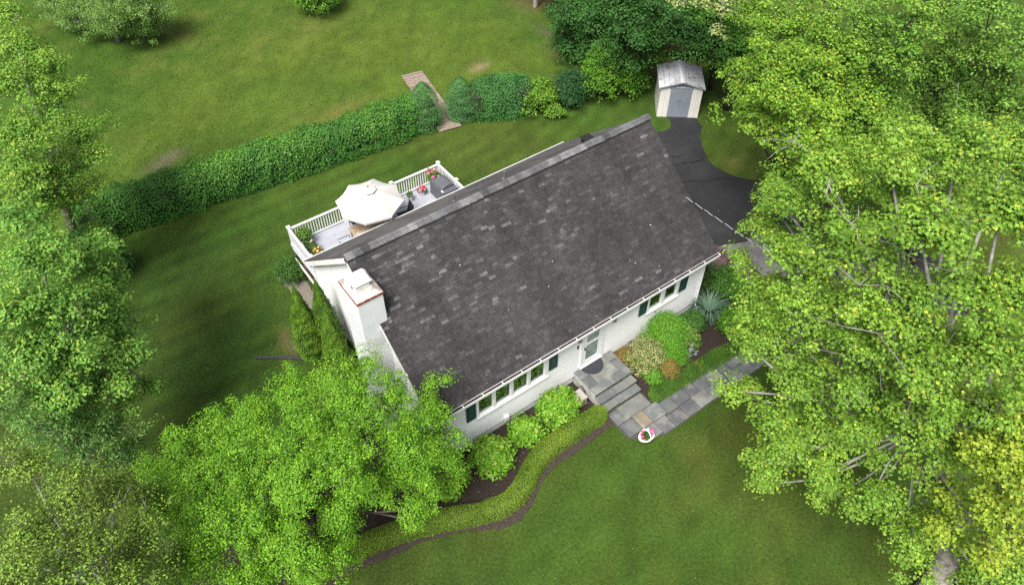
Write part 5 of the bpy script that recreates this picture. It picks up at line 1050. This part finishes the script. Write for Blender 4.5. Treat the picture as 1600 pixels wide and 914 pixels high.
BRIGHT=[(-14.3,1.61,5.5,0.45),(-15.53,1.34,5.92,0.66),(-16.72,1.88,5.62,0.74),(-17.93,2.34,4.98,0.75),(-19.14,2.49,4.84,0.74),(-20.21,2.4,4.9,0.65),(-21.18,2.94,3.8,0.63),(-14.4,-0.36,6.26,0.6),(-15.53,-0.58,6.84,0.83),(-16.97,-0.18,6.57,0.93),(-18.43,0.27,6.04,0.93),(-19.98,0.6,5.42,0.9),(-21.22,1.05,4.8,0.73),(-13.9,-1.21,5.56,0.65),(-13.78,-1.96,5.0,0.65),(-15.1,-1.87,6.34,0.82),(-16.6,-1.93,7.0,0.85),(-18.03,-1.76,6.83,0.86),(-19.47,-1.37,6.1,0.84),(-20.73,-1.25,5.79,0.8),(-13.46,-2.07,3.37,0.4),(-14.82,-2.33,4.73,0.71),(-15.48,-2.76,4.09,0.45),(-15.97,-1.95,4.64,0.74),(-17.37,-2.14,5.03,0.78),(-18.82,-2.44,5.61,0.84),(-20.23,-2.14,5.17,0.77),(-18.41,-3.02,4.93,0.65),(-17.58,-2.51,3.9,0.37),(-12.95,-0.31,5.21,0.4)]
WEEPING=[(-14.48,38.59,2.4,1.34),(-12.84,36.41,2.8,1.7),(-11.22,35.92,2.6,1.33),(-13.17,36.97,1.0,0.8),(-10.6,36.64,1.2,0.81),(-15.44,39.76,1.2,0.81),(-14.16,38.02,1.2,0.96),(-11.95,36.21,1.2,0.96),(-15.59,41.59,1.6,0.82)]
TOP_BUSH=[(-2.97,29.91,3.0,0.62)]
DARK_SHRUBS=[(-19.11,19.67,1.8,0.71),(-20.34,18.55,1.6,0.74),(-19.58,16.76,1.5,0.67),(-21.22,17.53,1.6,0.67)]

T_ = np.random.default_rng(202)
def fill(lobes, k, dz, jit, wt=.42, rng=T_): return lobes + [(x+rng.normal()*jit, y+rng.normal()*jit, max(.8, z-dz*rng.uniform(.9, 1.9)), r*rng.uniform(.8, 1.0), wt) for x, y, z, r in lobes for _ in range(k)]
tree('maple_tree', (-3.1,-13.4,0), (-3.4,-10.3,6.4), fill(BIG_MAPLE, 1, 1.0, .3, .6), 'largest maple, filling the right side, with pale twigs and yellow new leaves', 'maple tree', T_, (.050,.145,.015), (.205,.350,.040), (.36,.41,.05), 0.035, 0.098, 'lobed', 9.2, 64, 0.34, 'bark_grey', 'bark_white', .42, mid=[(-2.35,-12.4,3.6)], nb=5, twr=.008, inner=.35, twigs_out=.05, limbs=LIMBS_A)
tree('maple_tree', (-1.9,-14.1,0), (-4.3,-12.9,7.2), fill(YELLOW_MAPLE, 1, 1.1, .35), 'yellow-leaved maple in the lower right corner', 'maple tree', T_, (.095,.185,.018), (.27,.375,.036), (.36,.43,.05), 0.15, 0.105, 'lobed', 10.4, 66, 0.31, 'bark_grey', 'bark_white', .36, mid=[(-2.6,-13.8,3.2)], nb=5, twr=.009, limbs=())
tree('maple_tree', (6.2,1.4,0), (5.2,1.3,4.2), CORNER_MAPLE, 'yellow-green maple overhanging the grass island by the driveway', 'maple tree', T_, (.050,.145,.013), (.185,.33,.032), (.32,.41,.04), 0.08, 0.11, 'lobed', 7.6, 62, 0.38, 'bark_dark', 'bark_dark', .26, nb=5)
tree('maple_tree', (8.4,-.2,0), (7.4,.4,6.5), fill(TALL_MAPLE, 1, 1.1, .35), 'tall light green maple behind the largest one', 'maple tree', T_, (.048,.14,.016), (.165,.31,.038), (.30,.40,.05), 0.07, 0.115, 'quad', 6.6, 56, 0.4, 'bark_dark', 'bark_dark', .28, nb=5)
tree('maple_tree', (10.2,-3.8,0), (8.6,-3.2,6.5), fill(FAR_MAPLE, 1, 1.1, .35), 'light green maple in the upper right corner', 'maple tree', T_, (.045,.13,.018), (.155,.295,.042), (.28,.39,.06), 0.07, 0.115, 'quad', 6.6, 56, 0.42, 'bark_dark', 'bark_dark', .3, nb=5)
WG = 'dark green trees of the wood behind the shed'
tree('woodland_tree', (8.7,17.3,0), (8.2,16.4,2.0), fill(WOODS_A, 1, 1.4, .6), 'dark green tree at the edge of the wood, beside the brown leaf patch', 'tree', T_, (.010,.042,.010), (.050,.140,.024), None, 0, 0.15, 'quad', 5.9, 54, 0.48, 'bark_dark', 'bark_dark', .2, group=WG, nb=3)
tree('woodland_tree', (10.0,14.6,0), (9.7,13.8,2.4), WOODS_B, 'dark green tree directly behind the garden shed', 'tree', T_, (.010,.042,.010), (.045,.130,.022), None, 0, 0.15, 'quad', 5.9, 54, 0.48, 'bark_dark', 'bark_dark', .2, group=WG, nb=3)
tree('woodland_tree', (12.4,9.6,0), (11.6,9.3,2.4), WOODS_C, 'brighter green understorey tree right of the shed', 'tree', T_, (.022,.085,.012), (.085,.205,.024), None, 0, 0.15, 'quad', 7.0, 50, 0.44, 'bark_dark', 'bark_dark', .16, nb=4, group=WG)
for k, (x, y, lb) in enumerate(((10.5,19.0,'dark tree deep in the wood left of the shed'),(13.5,14.5,'dark tree deep in the wood behind the shed'),(14.5,9.5,'dark tree between the shed and the tall maples'),(12.5,24,'dark tree at the top edge of the wood'),(17,17,'shadowed tree far back in the wood'),(17.5,5.5,'dark tree behind the upper right maples'))):
    tree('woodland_tree', (x, y, 0), (x, y, 2.6), [(x+T_.normal()*1.3, y+T_.normal()*1.3, T_.uniform(1.4, 4.6), T_.uniform(1.1, 1.7)) for _ in range(10)], lb, 'tree', T_, (.010,.040,.010), (.032,.095,.017), None, 0, .20, 'quad', 4.5, 22, .42, 'bark_dark', 'bark_dark', .2, group=WG, nb=2)
tree('pale_leaved_tree', (13.2,11.6,0), (11.2,10.6,7.0), PALE_BRANCHES, 'thin pale-leaved branches hanging over the wood at the top edge', 'tree', T_, (.14,.20,.05), (.28,.34,.11), (.40,.44,.2), .15, .14, 'lobed', 11.7, 16, .26, 'bark_dark', 'bark_grey', .12, nb=6)
tree('weeping_tree', (-13.3,37.6,0), (-13.3,37.2,1.8), fill(WEEPING, 1, .5, .4), 'drooping light green tree standing alone on the far lawn', 'tree', T_, (.035,.105,.014), (.15,.27,.05), (.28,.36,.18), .05, 0.15, 'needle', 12.0, 60, 0.42, 'bark_grey', 'bark_grey', .14, nb=6)
bush('far_bush', -1.5, 33.5, 1.7, 3.0, 'bright bush tip at the top edge of the far lawn', 'bush', (.04,.12,.014), (.12,.26,.025), .12, 20, cr=.28)
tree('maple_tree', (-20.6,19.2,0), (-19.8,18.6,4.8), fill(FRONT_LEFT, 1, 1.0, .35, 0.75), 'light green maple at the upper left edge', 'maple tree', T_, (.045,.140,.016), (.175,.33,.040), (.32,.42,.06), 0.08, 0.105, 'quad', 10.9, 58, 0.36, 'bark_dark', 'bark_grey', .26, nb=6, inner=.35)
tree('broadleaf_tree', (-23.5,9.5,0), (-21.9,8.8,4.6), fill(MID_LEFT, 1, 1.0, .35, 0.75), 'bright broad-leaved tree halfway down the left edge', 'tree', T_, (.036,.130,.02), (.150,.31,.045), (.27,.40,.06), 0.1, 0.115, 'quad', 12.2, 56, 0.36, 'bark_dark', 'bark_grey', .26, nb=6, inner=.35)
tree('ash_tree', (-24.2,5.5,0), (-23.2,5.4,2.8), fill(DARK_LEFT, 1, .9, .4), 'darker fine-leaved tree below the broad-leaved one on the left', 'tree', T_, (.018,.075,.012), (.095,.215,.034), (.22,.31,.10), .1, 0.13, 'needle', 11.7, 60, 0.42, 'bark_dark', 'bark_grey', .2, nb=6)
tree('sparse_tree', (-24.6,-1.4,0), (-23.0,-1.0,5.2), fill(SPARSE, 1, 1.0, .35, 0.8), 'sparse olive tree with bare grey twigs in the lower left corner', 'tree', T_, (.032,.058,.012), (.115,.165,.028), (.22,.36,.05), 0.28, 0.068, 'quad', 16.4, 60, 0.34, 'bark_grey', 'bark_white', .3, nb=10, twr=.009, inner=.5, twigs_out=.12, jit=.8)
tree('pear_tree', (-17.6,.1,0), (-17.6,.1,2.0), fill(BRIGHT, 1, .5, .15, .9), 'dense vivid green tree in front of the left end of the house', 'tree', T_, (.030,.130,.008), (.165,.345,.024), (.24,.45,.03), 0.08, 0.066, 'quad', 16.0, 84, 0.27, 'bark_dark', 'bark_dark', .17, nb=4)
for k, (x, y, z, r) in enumerate(DARK_SHRUBS):
    bush('undergrowth_shrub', x, y, .95, 1.7, ('dark shrub at the left end of the long hedge, farthest from the house','dark shrub tucked under the upper left maple','dark shrub nearest the lawn at the hedge end','dark shrub behind the left-edge trees')[k], 'shrub', (.014,.050,.014), (.045,.115,.022), .10, 26, cr=.24, group='dark shrubs at the left end of the long hedge')
bush('undergrowth_shrub', 9.6, 20.8, 1.0, 1.3, 'low leafy thicket along the edge of the far lawn', 'shrub', (.02,.075,.014), (.06,.15,.022), .11, 26, cr=.24)
bush('undergrowth_shrub', 8.6, 18.6, .9, 1.2, 'low thicket where the hedge row meets the wood', 'shrub', (.02,.075,.014), (.06,.15,.022), .11, 26, cr=.24)
MB().tube([(8.9,23.4,0),(8.95,23.4,2.2),(9.0,23.4,6.0)], [.16,.13,.10], 8)
tag(MB().tube([(10.9,25.6,0),(10.95,25.6,2.5),(11.0,25.6,6.5)], [.17,.14,.11], 9).build('bare_trunk', M['bark_grey'], None, loc=(10.9,25.6,0)), 'bare grey trunk at the top edge of the frame', 'trunk')
# stones showing through the vivid tree, and a pale stone under the big maple
for x, y, r in ((-20.2,.65,.28),(-19.1,.85,.26),(-18.3,.75,.2),(-17.9,.8,.2),(-16.1,1.3,.24),(-16.0,.6,.2),(-14.9,1.35,.2)):
    pass
rock(5.6, .55, .35, 'pale stone half hidden under the edge of the largest maple', mm='rock')
# chips, petals and grass
def scatter_tris(name, x, y, z, s, C, label, kind='stuff', rng=T_, m_=None, cat=None):
    n = len(x); o = link(name, leaf_mesh(name, np.stack([x, y, z], 1), np.array((0,0,1.))+rng.normal(size=(n, 3))*.35, s, C, 'quad', rng, m_ or NEEDLE)); tag(o, label, cat or name.replace('_', ' '), None, kind); return o
n = 17000; x = T_.uniform(-22, -6.7, n); y = T_.uniform(-3.4, 2.5, n); ok = inpoly(x, y, BED_LEFT); x, y = x[ok], y[ok]; n = len(x); t = T_.random((n, 1))
C = np.array((.012,.008,.006))*(1-t)+np.array((.06,.042,.032))*t; w = T_.random(n) < .05; C[w] = (.26,.24,.21)
x2 = T_.uniform(-4.8, 3.8, 8000); y2 = T_.uniform(-3.3, 3.2, 8000); ok = inpoly(x2, y2, BED_RIGHT) & ~inpoly(x2, y2, gp); x2, y2 = x2[ok], y2[ok]; t = T_.random((len(x2), 1)); C2 = np.array((.02,.012,.008))*(1-t)+np.array((.085,.052,.036))*t
scatter_tris('mulch_chips', np.r_[x, x2], np.r_[y, y2], np.r_[np.full(n, .03), np.full(len(x2), .03)], T_.uniform(.03, .07, n+len(x2)), np.r_[C, C2], 'loose dark bark chips on the planting beds')
n = 3500; s = T_.uniform(0, len(c)-1, n) if False else T_.uniform(0, 1, n); cc = np.array(smooth_poly(BED_OUT, 2, False)); idx = s*(len(cc)-1); xi = np.interp(idx, range(len(cc)), cc[:, 0]); yi = np.interp(idx, range(len(cc)), cc[:, 1])-T_.uniform(-.05, .45, n)*-1*0 - 0
xi += T_.normal(size=n)*.1; yi += T_.uniform(-.12, .3, n); t = T_.random((n, 1))
scatter_tris('soil_crumbs', xi, yi, np.full(n, .045), T_.uniform(.02, .05, n), np.array((.03,.02,.015))*(1-t)+np.array((.13,.10,.08))*t, 'soil crumbs and bits along the edging strip')
# fallen petals on lawn and roof
n = 900; x = T_.uniform(-20, 6, n); y = T_.uniform(-9, 17, n); k = fbm(x, y, 4, 55) > .42; x, y = x[k], y[k]
far = T_.uniform(0, 1, 500); x = np.r_[x, T_.uniform(-18, -6, 500)]; y = np.r_[y, T_.uniform(20, 38, 500)]
out = ~(inpoly(x, y, [(-13.3,-.4),(.3,-.4),(.3,12.5),(-13.3,12.5)]) | inpoly(x, y, BED_LEFT) | inpoly(x, y, BED_RIGHT)); x, y = x[out], y[out]
scatter_tris('fallen_petals', x, y, np.full(len(x), .05), T_.uniform(.015, .04, len(x)), np.tile(np.array((.55,.58,.30)), (len(x), 1))*T_.uniform(.5, 1.2, (len(x), 1)), 'tiny fallen petals dotted over the lawns')
n = 45; x = T_.uniform(-13, .1, n); s = sl_len*T_.uniform(.01, .8, n)**1.3; P_ = np.stack([x, -OV+s*ux, HE+s*uz+.022], 1)
o = link('roof_petals', leaf_mesh('roof_petals', P_, np.tile(np.array((0,-uz,ux)), (n, 1))+T_.normal(size=(n, 3))*.3, T_.choice([.022,.028,.035,.055], n), np.tile(np.array((.75,.76,.72)), (n, 1)), 'quad', T_, NEEDLE)); tag(o, 'small white petals scattered on the dark roof', 'petals', None, 'stuff')
# grass blades
def grass(x0, x1, y0, y1, n, h, wd, rng):
    x = rng.uniform(x0, x1, n); y = rng.uniform(y0, y1, n)
    bad = inpoly(x, y, [(-13.0,0),(0,0),(0,YB),(-13.0,YB)]) | inpoly(x, y, BED_LEFT) | inpoly(x, y, BED_RIGHT) | inpoly(x, y, DRIVE) | inpoly(x, y, OLD) | inpoly(x, y, [(-6.68,-1.9),(-6.68,-3.3),(-5.5,-3.93),(3.4,-3.93),(3.4,-2.72),(-4.86,-2.72),(-4.86,-1.9)]) | inpoly(x, y, [(-2.1,17.1),(-.75,17.1),(.42,23.1),(-.95,23.3)]) | inpoly(x, y, [tuple(P(u, v, 0))[:2] for u, v in ((0,0),(SW,0),(SW,SD),(0,SD))])
    dvec = np.stack([x-cam.location.x, y-cam.location.y], 1); dist = np.hypot(*dvec.T)
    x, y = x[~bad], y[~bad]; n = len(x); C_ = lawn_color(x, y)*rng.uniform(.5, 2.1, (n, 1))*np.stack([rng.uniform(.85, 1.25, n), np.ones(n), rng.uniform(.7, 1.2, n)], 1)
    a = rng.uniform(0, 6.28, n); lean = rng.normal(size=(n, 3))*np.array((.55,.55,0))+np.array((0,0,1))
    S = np.stack([wd*rng.uniform(.6, 1.4, n), h*rng.uniform(.5, 1.5, n), np.ones(n)], 1)
    N_ = np.stack([np.cos(a), np.sin(a), np.full(n, .2)], 1)
    return np.stack([x, y, np.full(n, .0)], 1), N_, S, C_, lean
TRI=[]
parts_ = [grass(-27, 6, -13, 18, 225000, .050, .020, T_), grass(-20, 12, 18, 46, 90000, .07, .034, T_), grass(6, 16, -8, 10, 40000, .045, .02, T_)]
Pg, Ng, Sg, Cg, Lg = [np.concatenate(q) for q in zip(*parts_)]
o = link('grass', leaf_mesh('grass', Pg, Ng, Sg, Cg, 'blade', T_, NEEDLE, T=Lg)); tag(o, 'short mown grass covering the lawns', 'grass', None, 'stuff')
